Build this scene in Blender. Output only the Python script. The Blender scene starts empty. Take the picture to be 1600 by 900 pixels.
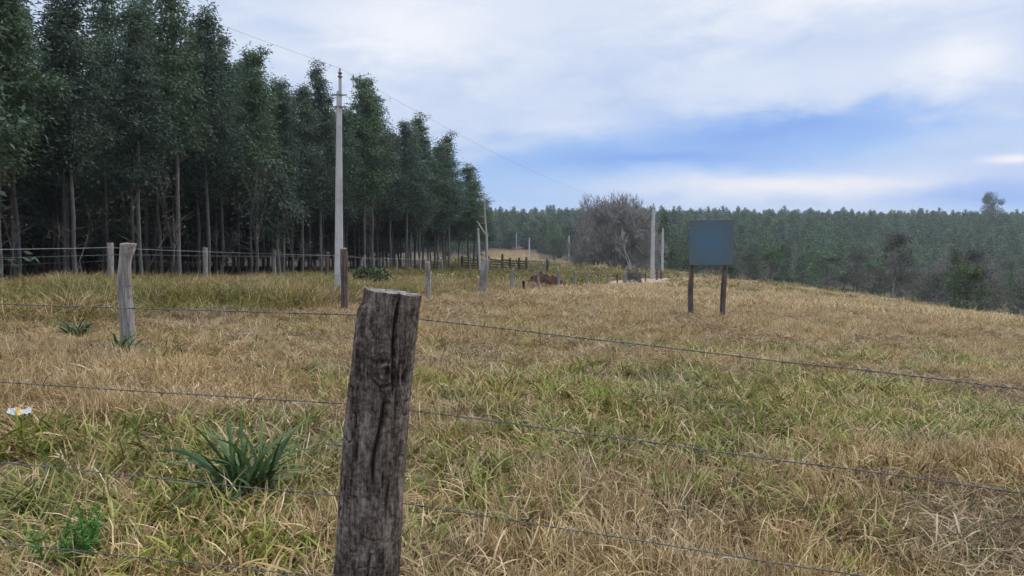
import bpy, math, random
import numpy as np
from mathutils import Vector

R = math.radians
rng = np.random.default_rng(7)
random.seed(7)
SC = bpy.context.scene
COL = SC.collection
EYE = 1.6
F = 1155.0                      # focal length of the photograph in its own pixels
PITCH = math.atan(50 / F)

# ------------------------------------------------------------------ noise
_T = np.random.default_rng(3).random((64, 64, 64)).astype(np.float32)

def vnoise(x, y, z=0.0, seed=0):
    x = np.asarray(x, float) + seed * 17.31; y = np.asarray(y, float) + seed * 5.77; z = np.asarray(z, float) + seed * 3.13
    x, y, z = np.broadcast_arrays(x, y, z)
    xi, yi, zi = np.floor(x).astype(int), np.floor(y).astype(int), np.floor(z).astype(int)
    fx, fy, fz = x - xi, y - yi, z - zi
    s = lambda t: t * t * (3 - 2 * t)
    fx, fy, fz = s(fx), s(fy), s(fz)
    g = lambda a, b, c: _T[(xi + a) & 63, (yi + b) & 63, (zi + c) & 63]
    def l(a, b, t): return a + (b - a) * t
    return l(l(l(g(0,0,0), g(1,0,0), fx), l(g(0,1,0), g(1,1,0), fx), fy),
             l(l(g(0,0,1), g(1,0,1), fx), l(g(0,1,1), g(1,1,1), fx), fy), fz) * 2 - 1

def fbm(x, y, z=0.0, o=4, seed=0):
    a, v = 1.0, 0.0
    for i in range(o):
        v = v + a * vnoise(np.asarray(x) * 2 ** i, np.asarray(y) * 2 ** i, np.asarray(z) * 2 ** i, seed + i)
        a *= .5
    return v

def sstep(a, b, t):
    t = np.clip((np.asarray(t, float) - a) / (b - a), 0, 1)
    return t * t * (3 - 2 * t)

# ------------------------------------------------------------------ terrain
def gz(x, y):
    x = np.asarray(x, float); y = np.asarray(y, float)
    xl = np.where(x < -7, -7 + (x + 7) * .12, x)
    base = -.057 * np.minimum(xl, 36)
    sp = 5 * np.log1p(np.exp(np.clip((x - 36 + np.clip(60 - y, 0, 40) * .12) / 5, -30, 30)))
    base = base - 15 * (1 - np.exp(-.20 * sp / 15)) * sstep(-40, 20, y)
    base = base + np.interp(y, [-50, 4, 10, 20, 30, 45, 55, 66, 80, 120, 200, 400],
                            [0, 0, .10, .17, .06, -.14, -.27, -.42, -.02, .25, .5, .5])
    s0 = np.interp(x, [20, 90], [235, 150])
    k = sstep(0, 1, (y - s0) / (545 - s0))
    ridge = 17.6 + np.interp(x, [-100, 20, 90, 200, 400], [-2, 1.0, 2, 0, -2.0])
    h = base * (1 - k) + ridge * k
    h = h - 12 * sstep(600, 1300, y)
    near = np.exp(-(np.hypot(x, y) / 40) ** 2)
    h = h + near * (.05 * fbm(x * .7, y * .7, 0, 3, 2)) + .10 * fbm(x * .12, y * .12, 0, 2, 5) * sstep(15, 60, np.hypot(x, y))
    h = h + sstep(240, 420, y) * 1.2 * fbm(x * .012, y * .012, 0, 2, 9)
    return h

def g1(x, y): return float(gz(x, y))

def at(px, d, py=None):
    """the point at depth d along the ray through photograph pixel px, on the ground or at height of pixel py"""
    u = (px - 800) / F
    v = 0 if py is None else (450 - py) / F
    c, s = math.cos(PITCH), math.sin(PITCH)
    dy = c + v * s; dz = -s + v * c
    x, y = u / dy * d, d
    z = g1(x, y) if py is None else EYE + dz / dy * d
    return Vector((x, y, z))

# ------------------------------------------------------------------ mesh helpers
class G:
    def __init__(s): s.V, s.Fs, s.n, s.A = [], [], 0, []
    def add(s, V, Fa, mat=0, attr=None):
        V = np.asarray(V, float).reshape(-1, 3); Fa = np.asarray(Fa, int)
        s.V.append(V); s.Fs.append((Fa + s.n, mat)); s.n += len(V)
        s.A.append(np.zeros(len(V)) if attr is None else np.broadcast_to(np.asarray(attr, float), (len(V),)))
    def mesh(s, name, mats, smooth=False):
        me = bpy.data.meshes.new(name)
        V = np.concatenate(s.V)
        loops = np.concatenate([f.ravel() for f, m in s.Fs])
        tot = np.concatenate([np.full(len(f), f.shape[1]) for f, m in s.Fs])
        mi = np.concatenate([np.full(len(f), m) for f, m in s.Fs])
        st = np.concatenate([[0], np.cumsum(tot)[:-1]])
        me.vertices.add(len(V)); me.vertices.foreach_set('co', V.ravel())
        me.loops.add(len(loops)); me.loops.foreach_set('vertex_index', loops.astype(np.int32))
        me.polygons.add(len(tot)); me.polygons.foreach_set('loop_start', st.astype(np.int32))
        me.polygons.foreach_set('loop_total', tot.astype(np.int32))
        me.polygons.foreach_set('material_index', mi.astype(np.int32))
        me.polygons.foreach_set('use_smooth', np.full(len(tot), smooth))
        a = me.attributes.new('rnd', 'FLOAT', 'POINT')
        a.data.foreach_set('value', np.concatenate(s.A).astype(np.float32))
        for m in mats: me.materials.append(m)
        me.update(calc_edges=True)
        return me

def link(name, me, parent=None, loc=(0, 0, 0), rz=0.0):
    o = bpy.data.objects.new(name, me); COL.objects.link(o)
    o.location = loc; o.rotation_euler = (0, 0, rz)
    if parent: o.parent = parent
    return o

def tag(o, label=None, cat=None, group=None, kind=None):
    if label: o['label'] = label
    if cat: o['category'] = cat
    if group: o['group'] = group
    if kind: o['kind'] = kind
    return o

def thing(name, label, cat, loc, group=None, rz=0.0):
    return tag(link(name, None, None, loc, rz), label, cat, group)

def dup(root, loc, rz, sc, label, group):
    r = root.copy(); COL.objects.link(r)
    r.location = loc; r.rotation_euler = (0, 0, rz); r.scale = sc
    r['label'] = label; r['group'] = group
    for ch in PARTS[root.name]:
        c = ch.copy(); COL.objects.link(c); c.parent = r
    return r
PARTS = {}

def tube(g, P, rad, sides=6, mat=0, attr=None, cap=True, shape=None):
    P = np.asarray(P, float); n = len(P); rad = np.broadcast_to(np.asarray(rad, float), (n,))
    T = np.gradient(P, axis=0); T /= np.linalg.norm(T, axis=1)[:, None] + 1e-9
    ref = np.array([1., 0, 0]) if abs(T[0][0]) < .8 else np.array([0, 1., 0])
    A = np.cross(T, ref); A /= np.linalg.norm(A, axis=1)[:, None] + 1e-9
    B = np.cross(T, A)
    th = np.arange(sides) / sides * 2 * np.pi
    rr = rad[:, None] * (np.ones((n, sides)) if shape is None else shape)
    V = P[:, None] + (A[:, None] * np.cos(th)[None, :, None] + B[:, None] * np.sin(th)[None, :, None]) * rr[..., None]
    i = np.arange(n - 1)[:, None] * sides; j = np.arange(sides)[None]; k = (j + 1) % sides
    q = np.stack([i + j, i + k, i + sides + k, i + sides + j], -1).reshape(-1, 4)
    g.add(V, q, mat, attr)
    if cap:
        for idx in (0, n - 1):
            ring = V[idx]; c = ring.mean(0)
            f = np.array([[a, (a + 1) % sides, sides] for a in range(sides)])
            g.add(np.vstack([ring, c]), f, mat, attr)

def prisms(g, P0, P1, R0, R1, mat=0, sides=3, attr=None):
    P0 = np.asarray(P0, float); P1 = np.asarray(P1, float); n = len(P0)
    T = P1 - P0; T /= np.linalg.norm(T, axis=1)[:, None] + 1e-9
    ref = np.where((np.abs(T[:, 2]) < .9)[:, None], np.array([[0, 0, 1.]]), np.array([[1., 0, 0]]))
    A = np.cross(T, ref); A /= np.linalg.norm(A, axis=1)[:, None] + 1e-9
    B = np.cross(T, A)
    th = np.arange(sides) / sides * 2 * np.pi
    ring = A[:, None] * np.cos(th)[None, :, None] + B[:, None] * np.sin(th)[None, :, None]
    V = np.concatenate([P0[:, None] + ring * np.asarray(R0).reshape(-1, 1, 1), P1[:, None] + ring * np.asarray(R1).reshape(-1, 1, 1)], 1)
    j = np.arange(sides); k = (j + 1) % sides
    q = np.stack([j, k, sides + k, sides + j], -1)
    q = (np.arange(n)[:, None, None] * 2 * sides + q[None]).reshape(-1, 4)
    g.add(V, q, mat, None if attr is None else np.repeat(attr, 2 * sides))

def leaves(g, C, D, L, W, mat=0, r=rng, rnd=None):
    n = len(C); D = D / (np.linalg.norm(D, axis=1)[:, None] + 1e-9)
    S = np.cross(D, r.normal(size=(n, 3))); S /= np.linalg.norm(S, axis=1)[:, None] + 1e-9
    L = np.broadcast_to(L, (n,))[:, None]; W = np.broadcast_to(W, (n,))[:, None]
    V = np.stack([C, C + D * L * .45 + S * W / 2, C + D * L, C + D * L * .45 - S * W / 2], 1)
    q = np.arange(n)[:, None] * 4 + np.arange(4)[None]
    g.add(V, q, mat, np.repeat(r.random(n) if rnd is None else rnd, 4))

def box(g, c, size, mat=0, taper=1.0, rot=None):
    sx, sy, sz = [a / 2 for a in size]
    V = np.array([[-sx, -sy, -sz], [sx, -sy, -sz], [sx, sy, -sz], [-sx, sy, -sz],
                  [-sx * taper, -sy * taper, sz], [sx * taper, -sy * taper, sz], [sx * taper, sy * taper, sz], [-sx * taper, sy * taper, sz]])
    if rot is not None: V = V @ np.array(rot).T
    q = [[0, 3, 2, 1], [4, 5, 6, 7], [0, 1, 5, 4], [1, 2, 6, 5], [2, 3, 7, 6], [3, 0, 4, 7]]
    g.add(V + np.array(c), q, mat)

# ------------------------------------------------------------------ materials
def new_mat(name):
    m = bpy.data.materials.new(name); m.use_nodes = True
    nt = m.node_tree; nt.nodes.clear()
    return m, nt

def nd(nt, typ, ins=None, **props):
    n = nt.nodes.new(typ)
    for k, v in props.items(): setattr(n, k, v)
    for k, v in (ins or {}).items():
        if hasattr(v, 'is_output') or isinstance(v, bpy.types.NodeSocket): nt.links.new(v, n.inputs[k])
        else: n.inputs[k].default_value = v
    return n

def ramp(nt, fac, stops, interp='LINEAR'):
    n = nd(nt, 'ShaderNodeValToRGB', {'Fac': fac}); cr = n.color_ramp; cr.interpolation = interp
    while len(cr.elements) < len(stops): cr.elements.new(.5)
    for e, (p, c) in zip(cr.elements, stops):
        e.position = p; e.color = (*c, 1)
    return n.outputs['Color']

def mathn(nt, op, a, b=0.0, c=None, clamp=False):
    n = nt.nodes.new('ShaderNodeMath'); n.operation = op; n.use_clamp = clamp
    for i, v in enumerate((a, b) if c is None else (a, b, c)):
        if isinstance(v, bpy.types.NodeSocket): nt.links.new(v, n.inputs[i])
        else: n.inputs[i].default_value = v
    return n.outputs[0]

def mixc(nt, fac, a, b, blend='MIX'):
    n = nt.nodes.new('ShaderNodeMix'); n.data_type = 'RGBA'; n.blend_type = blend
    for i, v in ((0, fac), (6, a), (7, b)):
        if isinstance(v, bpy.types.NodeSocket): nt.links.new(v, n.inputs[i])
        else: n.inputs[i].default_value = v if i == 0 else (*v, 1)
    return n.outputs[2]

def noise(nt, vec, scale, detail=4, rough=.55, dist=0.0):
    return nd(nt, 'ShaderNodeTexNoise', {'Vector': vec, 'Scale': scale, 'Detail': detail, 'Roughness': rough, 'Distortion': dist}).outputs['Fac']

def pos(nt, scale=None, obj=False):
    v = nd(nt, 'ShaderNodeTexCoord').outputs['Object'] if obj else nd(nt, 'ShaderNodeNewGeometry').outputs['Position']
    if scale: v = nd(nt, 'ShaderNodeMapping', {'Vector': v, 'Scale': scale}).outputs[0]
    return v

def finish(nt, color, rough=.8, spec=.2, bump=None, bstr=.3, bdist=.02, transl=0.0):
    p = nd(nt, 'ShaderNodeBsdfPrincipled', {'Base Color': color, 'Roughness': rough, 'Specular IOR Level': spec})
    if bump is not None:
        b = nd(nt, 'ShaderNodeBump', {'Height': bump, 'Strength': bstr, 'Distance': bdist})
        nt.links.new(b.outputs[0], p.inputs['Normal'])
    out = p.outputs[0]
    if transl:
        t = nd(nt, 'ShaderNodeBsdfTranslucent', {'Color': color})
        m = nd(nt, 'ShaderNodeMixShader', {0: transl}); nt.links.new(out, m.inputs[1]); nt.links.new(t.outputs[0], m.inputs[2])
        out = m.outputs[0]
    o = nt.nodes.new('ShaderNodeOutputMaterial'); nt.links.new(out, o.inputs['Surface'])

def rnd_attr(nt): return nd(nt, 'ShaderNodeAttribute', attribute_name='rnd').outputs['Fac']

def leaf_mat(name, stops, var=.35, transl=.22, rough=.62, spec=.16, scale=.6):
    m, nt = new_mat(name)
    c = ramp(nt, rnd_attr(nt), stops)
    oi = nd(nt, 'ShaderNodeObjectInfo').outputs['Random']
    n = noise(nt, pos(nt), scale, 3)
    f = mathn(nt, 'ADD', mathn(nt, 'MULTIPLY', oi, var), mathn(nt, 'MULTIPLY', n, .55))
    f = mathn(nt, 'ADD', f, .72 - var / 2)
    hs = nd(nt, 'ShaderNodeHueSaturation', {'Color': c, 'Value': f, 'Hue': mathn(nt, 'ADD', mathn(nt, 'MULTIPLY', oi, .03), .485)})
    col = hs.outputs[0]
    if name == 'eucalyptus_leaf':       # some crowns carry paler, yellower young foliage
        yel = nd(nt, 'ShaderNodeMapRange', {'Value': mathn(nt, 'ADD', oi, mathn(nt, 'MULTIPLY', noise(nt, pos(nt), .28, 2), .8)), 'From Min': .85, 'From Max': 1.25, 'To Max': .8}).outputs[0]
        col = mixc(nt, yel, col, mixc(nt, .45, (.10, .145, .045), col, 'MIX'))
    finish(nt, col, rough, spec, transl=transl)
    return m

def grass_mat(name, stops, tip=None, transl=.2):
    m, nt = new_mat(name)
    r = rnd_attr(nt)
    oi = nd(nt, 'ShaderNodeObjectInfo').outputs['Random']
    big = noise(nt, pos(nt), .35, 4)
    r2 = mathn(nt, 'ADD', mathn(nt, 'MULTIPLY', r, .75), mathn(nt, 'MULTIPLY', oi, .25))
    c = ramp(nt, r2, stops)
    v = mathn(nt, 'ADD', mathn(nt, 'MULTIPLY', big, .6), .7)
    hs = nd(nt, 'ShaderNodeHueSaturation', {'Color': c, 'Value': v, 'Saturation': mathn(nt, 'ADD', mathn(nt, 'MULTIPLY', noise(nt, pos(nt), .8, 2), .5), .75)})
    finish(nt, hs.outputs[0], .75, .15, transl=transl)
    return m

M = {}
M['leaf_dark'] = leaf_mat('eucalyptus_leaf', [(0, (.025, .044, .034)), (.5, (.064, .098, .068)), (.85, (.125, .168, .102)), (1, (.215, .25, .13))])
M['leaf_olive'] = leaf_mat('olive_leaf', [(0, (.03, .045, .018)), (.6, (.06, .09, .032)), (1, (.11, .13, .05))])
M['leaf_hill'] = leaf_mat('hill_leaf', [(0, (.03, .055, .024)), (.6, (.08, .125, .052)), (1, (.18, .21, .088))], var=.75)
M['leaf_grey'] = leaf_mat('grey_leaf', [(0, (.055, .058, .040)), (.6, (.115, .115, .08)), (1, (.19, .18, .125))], var=.4)
M['leaf_brown'] = leaf_mat('dry_leaf', [(0, (.05, .035, .022)), (1, (.13, .095, .06))])
M['spike'] = leaf_mat('sword_leaf', [(0, (.025, .052, .016)), (.55, (.058, .105, .034)), (.9, (.14, .19, .08)), (1, (.33, .27, .18))], var=.1, scale=6)
M['bright'] = leaf_mat('fresh_leaf', [(0, (.05, .12, .02)), (1, (.12, .23, .05))], var=.1)

def bark_mat(name, a, b, c, sx=6, sz=1.2, obj=True):
    m, nt = new_mat(name)
    v = pos(nt, (sx, sx, sz), obj)
    n = noise(nt, v, 2.0, 6, .65)
    oi = nd(nt, 'ShaderNodeObjectInfo').outputs['Random']
    col = ramp(nt, mathn(nt, 'ADD', mathn(nt, 'MULTIPLY', n, .8), mathn(nt, 'MULTIPLY', oi, .2)), [(.25, a), (.5, b), (.75, c)])
    finish(nt, col, .9, .1, noise(nt, v, 6, 5, .7), .6, .02)
    return m
M['bark'] = bark_mat('eucalyptus_bark', (.07, .062, .056), (.135, .12, .107), (.23, .21, .188))
M['bark_dark'] = bark_mat('dark_bark', (.05, .04, .035), (.09, .075, .065), (.15, .13, .115))
M['twig'] = bark_mat('grey_twig', (.135, .12, .102), (.215, .193, .165), (.31, .283, .247))
M['twig_pale'] = bark_mat('pale_twig', (.2, .17, .14), (.32, .28, .23), (.45, .40, .34))

def wood_mat(name, a, b, c, fine=1.0, big=1.0):
    m, nt = new_mat(name)
    v = pos(nt, (34 * fine, 34 * fine, 2.6 * fine), True)
    w = pos(nt, (5 * big, 5 * big, 1.6 * big), True)
    n1 = noise(nt, v, 1.0, 7, .68, .6); n2 = noise(nt, w, 1.0, 4, .6)
    f = mathn(nt, 'ADD', mathn(nt, 'MULTIPLY', n1, .62), mathn(nt, 'MULTIPLY', n2, .38))
    col = ramp(nt, f, [(.34, a), (.48, b), (.62, c)])
    # narrow drying cracks along the grain
    vo = nd(nt, 'ShaderNodeTexVoronoi', {'Vector': pos(nt, (24 * fine, 24 * fine, 1.5 * fine), True), 'Scale': 1.0, 'Randomness': 1.0}, feature='DISTANCE_TO_EDGE').outputs[0]
    ck = nd(nt, 'ShaderNodeMapRange', {'Value': vo, 'From Min': .0, 'From Max': .06}).outputs[0]
    col = mixc(nt, ck, a, col)
    h = mathn(nt, 'ADD', mathn(nt, 'MULTIPLY', n1, 1.0), mathn(nt, 'MULTIPLY', ck, .35))
    finish(nt, col, .9, .12, h, .9, .008)
    return m
def old_wood():
    m, nt = new_mat('old_dark_wood')
    warp = nd(nt, 'ShaderNodeTexNoise', {'Vector': pos(nt, (9, 9, 5), True), 'Scale': 1.0, 'Detail': 3}).outputs['Color']
    P = pos(nt, None, True)
    Pw = nd(nt, 'ShaderNodeVectorMath', {0: P, 1: nd(nt, 'ShaderNodeVectorMath', {0: warp, 3: .022}, operation='SCALE').outputs[0]}, operation='ADD').outputs[0]
    mp = lambda sc: nd(nt, 'ShaderNodeMapping', {'Vector': Pw, 'Scale': sc}).outputs[0]
    fib = noise(nt, mp((120, 120, 15)), 1.0, 8, .75)
    mid_ = noise(nt, mp((40, 40, 11)), 1.0, 6, .65)
    lump = noise(nt, mp((7, 7, 4)), 1.0, 5, .6)
    chk = noise(nt, mp((60, 60, 70)), 1.0, 6, .7)
    f = mathn(nt, 'ADD', mathn(nt, 'MULTIPLY', fib, .40), mathn(nt, 'ADD', mathn(nt, 'MULTIPLY', mid_, .25), mathn(nt, 'MULTIPLY', lump, .35)))
    f = mathn(nt, 'ADD', f, mathn(nt, 'MULTIPLY', mathn(nt, 'SUBTRACT', chk, .5), .42))
    col = ramp(nt, f, [(.35, (.010, .007, .005)), (.43, (.048, .035, .026)), (.50, (.14, .107, .084)), (.62, (.36, .30, .25))])
    col = mixc(nt, mathn(nt, 'MULTIPLY', rnd_attr(nt), .85), col, (.008, .006, .005))  # shade in the cracks, painted near-black through the vertex mask
    h = mathn(nt, 'ADD', mathn(nt, 'MULTIPLY', fib, .9), mathn(nt, 'ADD', mathn(nt, 'MULTIPLY', mid_, .6), mathn(nt, 'MULTIPLY', chk, .5)))
    finish(nt, col, .9, .12, h, 1.0, .014)
    return m
M['post_near'] = old_wood()
M['post_grey'] = wood_mat('silver_wood', (.12, .10, .085), (.25, .22, .195), (.40, .365, .335), .8)
M['post_brown'] = wood_mat('brown_wood', (.05, .036, .028), (.11, .082, .066), (.19, .15, .125), .8)
M['post_end'] = wood_mat('cut_wood', (.07, .055, .045), (.17, .14, .115), (.30, .255, .21), 1.0)
M['rail'] = wood_mat('rail_wood', (.035, .028, .024), (.075, .06, .052), (.13, .11, .095), .5)

def plain(name, a, b, scale=3, rough=.8, spec=.2, metal=0, bstr=.15):
    m, nt = new_mat(name)
    n = noise(nt, pos(nt, None, True), scale, 6, .6)
    finish(nt, ramp(nt, n, [(.3, a), (.7, b)]), rough, spec, n, bstr, .01)
    if metal:
        for x in nt.nodes:
            if x.type == 'BSDF_PRINCIPLED': x.inputs['Metallic'].default_value = metal
    return m
M['concrete'] = plain('weathered_concrete', (.34, .315, .29), (.52, .49, .455), 2.5)
M['metal'] = plain('dull_steel', (.10, .09, .085), (.22, .20, .19), 20, .55, .4, .5)
M['wire'] = plain('old_wire', (.06, .055, .05), (.18, .17, .155), 30, .8, .2, .2)
M['wire_pale'] = plain('galvanised_wire', (.30, .30, .31), (.5, .5, .52), 30, .5, .4, .3)
M['ceramic'] = plain('insulator_glaze', (.16, .11, .09), (.22, .16, .13), 5, .3, .5)
M['board'] = plain('faded_blue_paint', (.055, .115, .185), (.085, .155, .225), 1.6, .55, .3)
def board_mat():
    m, nt = new_mat('worn_sign_paint')
    P = pos(nt, (1.0, 0.0, .95), True)
    ln = nd(nt, 'ShaderNodeVectorMath', {0: P}, operation='LENGTH').outputs['Value']
    n = noise(nt, pos(nt, None, True), 2.2, 6, .6); fine = noise(nt, pos(nt, (14, 14, 3), True), 1.5, 5, .6)
    d = mathn(nt, 'ADD', ln, mathn(nt, 'MULTIPLY', mathn(nt, 'SUBTRACT', n, .5), .85))
    c = ramp(nt, d, [(.10, (.09, .155, .21)), (.42, (.095, .145, .18)), (.70, (.105, .13, .135)), (.95, (.125, .13, .12))])
    c = mixc(nt, mathn(nt, 'MULTIPLY', fine, .35), c, (.06, .075, .08))
    finish(nt, c, .75, .15, fine, .2, .005)
    return m
M['board'] = board_mat()
M['white_paper'] = plain('white_wrapper', (.28, .28, .27), (.45, .45, .42), 20, .4, .4)
M['yellow_paper'] = plain('yellow_wrapper', (.42, .24, .04), (.5, .32, .07), 20, .4, .4)
M['red_soil'] = plain('red_soil', (.04, .017, .014), (.10, .045, .035), 3, .95, .05, 0, .6)
M['black'] = plain('charred_wood', (.012, .011, .011), (.03, .028, .027), 6, .9, .1)

def ground_mat():
    m, nt = new_mat('field_ground')
    P = pos(nt)
    n1 = noise(nt, P, 9, 6, .7); n2 = noise(nt, P, .35, 4); n3 = noise(nt, P, 1.6, 5, .65)
    straw = ramp(nt, n1, [(.3, (.05, .034, .02)), (.5, (.12, .085, .048)), (.7, (.24, .175, .10))])
    green = ramp(nt, n1, [(.3, (.04, .055, .015)), (.6, (.10, .12, .035)), (.8, (.16, .17, .06))])
    f = ramp(nt, mathn(nt, 'ADD', mathn(nt, 'MULTIPLY', n2, .6), mathn(nt, 'MULTIPLY', n3, .4)), [(.5, (0, 0, 0)), (.62, (1, 1, 1))])
    c = mixc(nt, mathn(nt, 'MULTIPLY', f, .6), straw, green)
    z = nd(nt, 'ShaderNodeSeparateXYZ', {0: P})
    # leaf litter under the plantation: everything to the left of the plantation edge
    e = mathn(nt, 'SUBTRACT', mathn(nt, 'ADD', mathn(nt, 'MULTIPLY', z.outputs[1], .216), -20.2), z.outputs[0])
    e = mathn(nt, 'ADD', e, mathn(nt, 'MULTIPLY', n3, 2.0))
    lf = nd(nt, 'ShaderNodeMapRange', {'Value': e, 'From Min': .6, 'From Max': 2.2}).outputs[0]
    lf = mathn(nt, 'MULTIPLY', lf, nd(nt, 'ShaderNodeMapRange', {'Value': z.outputs[1], 'From Min': 150, 'From Max': 135}).outputs[0])
    litter = ramp(nt, n1, [(.3, (.022, .016, .011)), (.7, (.075, .05, .032))])
    c = mixc(nt, lf, c, litter)
    # woodland floor on the far hill
    hl = nd(nt, 'ShaderNodeMapRange', {'Value': z.outputs[1], 'From Min': 262, 'From Max': 330}).outputs[0]
    c = mixc(nt, hl, c, ramp(nt, n2, [(.3, (.03, .035, .02)), (.7, (.07, .075, .04))]))
    finish(nt, c, .95, .05, n1, .6, .04)
    return m
M['ground'] = ground_mat()

def road_mat():
    m, nt = new_mat('dirt_road'); P = pos(nt)
    n = noise(nt, P, 1.2, 6, .65)
    finish(nt, ramp(nt, n, [(.3, (.23, .155, .115)), (.7, (.40, .29, .22))]), .95, .05, n, .3, .03)
    return m
M['road'] = road_mat()

# dry straw, matted straw, fresh green, yellow-green verge
M['straw'] = grass_mat('dry_straw', [(0, (.08, .047, .021)), (.25, (.29, .185, .082)), (.58, (.50, .36, .175)), (.82, (.64, .485, .265)), (1, (.72, .58, .365))])
M['mat'] = grass_mat('matted_straw', [(0, (.04, .023, .012)), (.42, (.19, .118, .055)), (.77, (.42, .288, .140)), (1, (.60, .46, .275))])
M['green'] = grass_mat('fresh_grass', [(0, (.04, .055, .011)), (.35, (.125, .155, .03)), (.7, (.255, .28, .058)), (1, (.47, .44, .15))], transl=.3)
M['verge'] = grass_mat('verge_grass', [(0, (.035, .038, .009)), (.3, (.095, .092, .022)), (.6, (.205, .175, .048)), (.85, (.34, .265, .098)), (1, (.50, .385, .18))], transl=.25)

# ------------------------------------------------------------------ ground sheet
def graded(a, b, lo, hi, n):
    t = np.linspace(-1, 1, n); s = np.sinh(t * 4.2) / np.sinh(4.2)
    return np.where(s < 0, a + (a - lo) * s, a + (hi - a) * s)
def axis(cuts):
    out = [np.arange(a, b, s) for a, b, s in cuts]
    return np.concatenate(out + [[cuts[-1][1]]])
ax = axis([(-1200, -200, 60), (-200, -60, 10), (-60, -14, 1.5), (-14, 14, .3), (14, 60, 1.2), (60, 200, 6), (200, 1200, 50)])
ay = axis([(-60, -4, 4), (-4, 22, .3), (22, 130, 1.5), (130, 320, 6), (320, 1500, 20)])
X, Y = np.meshgrid(ax, ay)
V = np.stack([X, Y, gz(X, Y)], -1).reshape(-1, 3)
nx, ny = len(ax), len(ay)
i = (np.arange(ny - 1)[:, None] * nx + np.arange(nx - 1)[None]).ravel()
g = G(); g.add(V, np.stack([i, i + 1, i + nx + 1, i + nx], -1))
tag(link('ground', g.mesh('ground', [M['ground']], True)), kind='structure')

def strip(name, pts, width, lift=.05):
    pts = np.array(pts, float)
    d = np.concatenate([[0], np.cumsum(np.linalg.norm(np.diff(pts, axis=0), axis=1))])
    t = np.linspace(0, d[-1], int(d[-1] / 1.0) + 2)
    P = np.stack([np.interp(t, d, pts[:, 0]), np.interp(t, d, pts[:, 1])], -1)
    for _ in range(6): P[1:-1] = (P[:-2] + P[2:] + 2 * P[1:-1]) / 4
    T = np.gradient(P, axis=0); T /= np.linalg.norm(T, axis=1)[:, None]
    N = np.stack([-T[:, 1], T[:, 0]], -1)
    offs = np.linspace(-.5, .5, 7)
    jit = .25 * vnoise(t * .3, 0)[:, None] * np.sign(offs)
    Q = P[:, None] + N[:, None] * (offs[None] * width + jit)[..., None]
    Vv = np.concatenate([Q, (gz(Q[..., 0], Q[..., 1]) + lift - .10 * (np.abs(offs) > .45))[..., None]], -1).reshape(-1, 3)
    k = (np.arange(len(P) - 1)[:, None] * 7 + np.arange(6)[None]).ravel()
    g = G(); g.add(Vv, np.stack([k, k + 1, k + 8, k + 7], -1))
    return tag(link(name, g.mesh(name, [M['road']], True)), kind='structure')
strip('dirt_road', [(1.2, 52), (4.2, 58), (10.5, 70), (16.5, 82), (24, 96), (34, 118), (46, 150)], 3.6)
far = [at(838, 205), at(830, 228), at(822, 255), at(814, 290), at(806, 330), at(826, 370)]
strip('hill_road', [(p.x, p.y) for p in far], 5.0, .12)

# ------------------------------------------------------------------ trees
def eucalyptus(seed, H=13., cb=.4, cw=2.0, nb=58, per=190, leaf=.175, wid=.052):
    r = np.random.default_rng(seed)
    gt = G()
    zs = np.linspace(-.15, H * .98, 14)
    wob = np.stack([np.cumsum(r.normal(0, .035, 14)), np.cumsum(r.normal(0, .035, 14))], -1)
    path = np.concatenate([wob, zs[:, None]], 1)
    rad = np.interp(zs, [0, .3, H * .5, H], [.088, .075, .055, .010])
    tube(gt, path, rad, 8)
    # dead stubs on the bare lower trunk
    P0, P1, R0 = [], [], []
    for _ in range(10):
        z = r.uniform(1.0, max(H * cb, 1.0) + .5); a = r.uniform(0, 6.28); l = r.uniform(.3, 1.3)
        b = np.array([np.interp(z, zs, path[:, 0]), np.interp(z, zs, path[:, 1]), z])
        P0.append(b); P1.append(b + np.array([math.cos(a), math.sin(a), r.uniform(-.1, .9)]) * l); R0.append(.014)
    prisms(gt, P0, P1, R0, np.array(R0) * .3)
    gc = G()
    P0, P1, R0, R1 = [], [], [], []
    C, D, K = [], [], []
    for k in range(nb):
        t = (k + r.random()) / nb
        z = H * (cb + (.985 - cb) * t)
        b = np.array([np.interp(z, zs, path[:, 0]), np.interp(z, zs, path[:, 1]), z])
        prof = min(1, .5 + t * 2.2) * (1 - max(0, t - .15) ** .95 * 1.03)
        l = max(.25, cw * prof * r.uniform(.55, 1.2))
        a = k * 2.4 + r.normal(0, .5); up = r.uniform(.25, .8) + .5 * t
        d = np.array([math.cos(a), math.sin(a), up]); d /= np.linalg.norm(d)
        e = b + d * l; e[2] += r.uniform(-.15, .15)
        P0.append(b); P1.append(e); R0.append(.028 * (1 - t) + .008); R1.append(.005)
        ncl = max(2, int(l * 2.6))
        for q in range(ncl):
            s = r.uniform(.28, 1.05)
            c = b + (e - b) * s + r.normal(0, .16, 3)
            m = int(per / ncl * r.uniform(.5, 1.5) * (.45 + l / cw * .7))
            rr = r.normal(0, 1, (m, 3)) * np.array([.21, .21, .17]) * r.uniform(.7, 1.35) * (1.2 - .55 * t)
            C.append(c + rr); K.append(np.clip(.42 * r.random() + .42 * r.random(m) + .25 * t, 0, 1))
            dd = rr * .8 + r.normal(0, .22, (m, 3)); dd[:, 2] -= .22
            D.append(dd)
            if r.random() < .7:
                P0.append(b + (e - b) * s * .8); P1.append(c); R0.append(.008); R1.append(.003)
    prisms(gc, P0, P1, R0, R1, 1)
    C = np.concatenate(C); D = np.concatenate(D)
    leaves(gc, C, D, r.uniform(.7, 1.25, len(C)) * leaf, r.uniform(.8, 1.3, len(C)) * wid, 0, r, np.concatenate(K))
    return gt, gc

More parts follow.
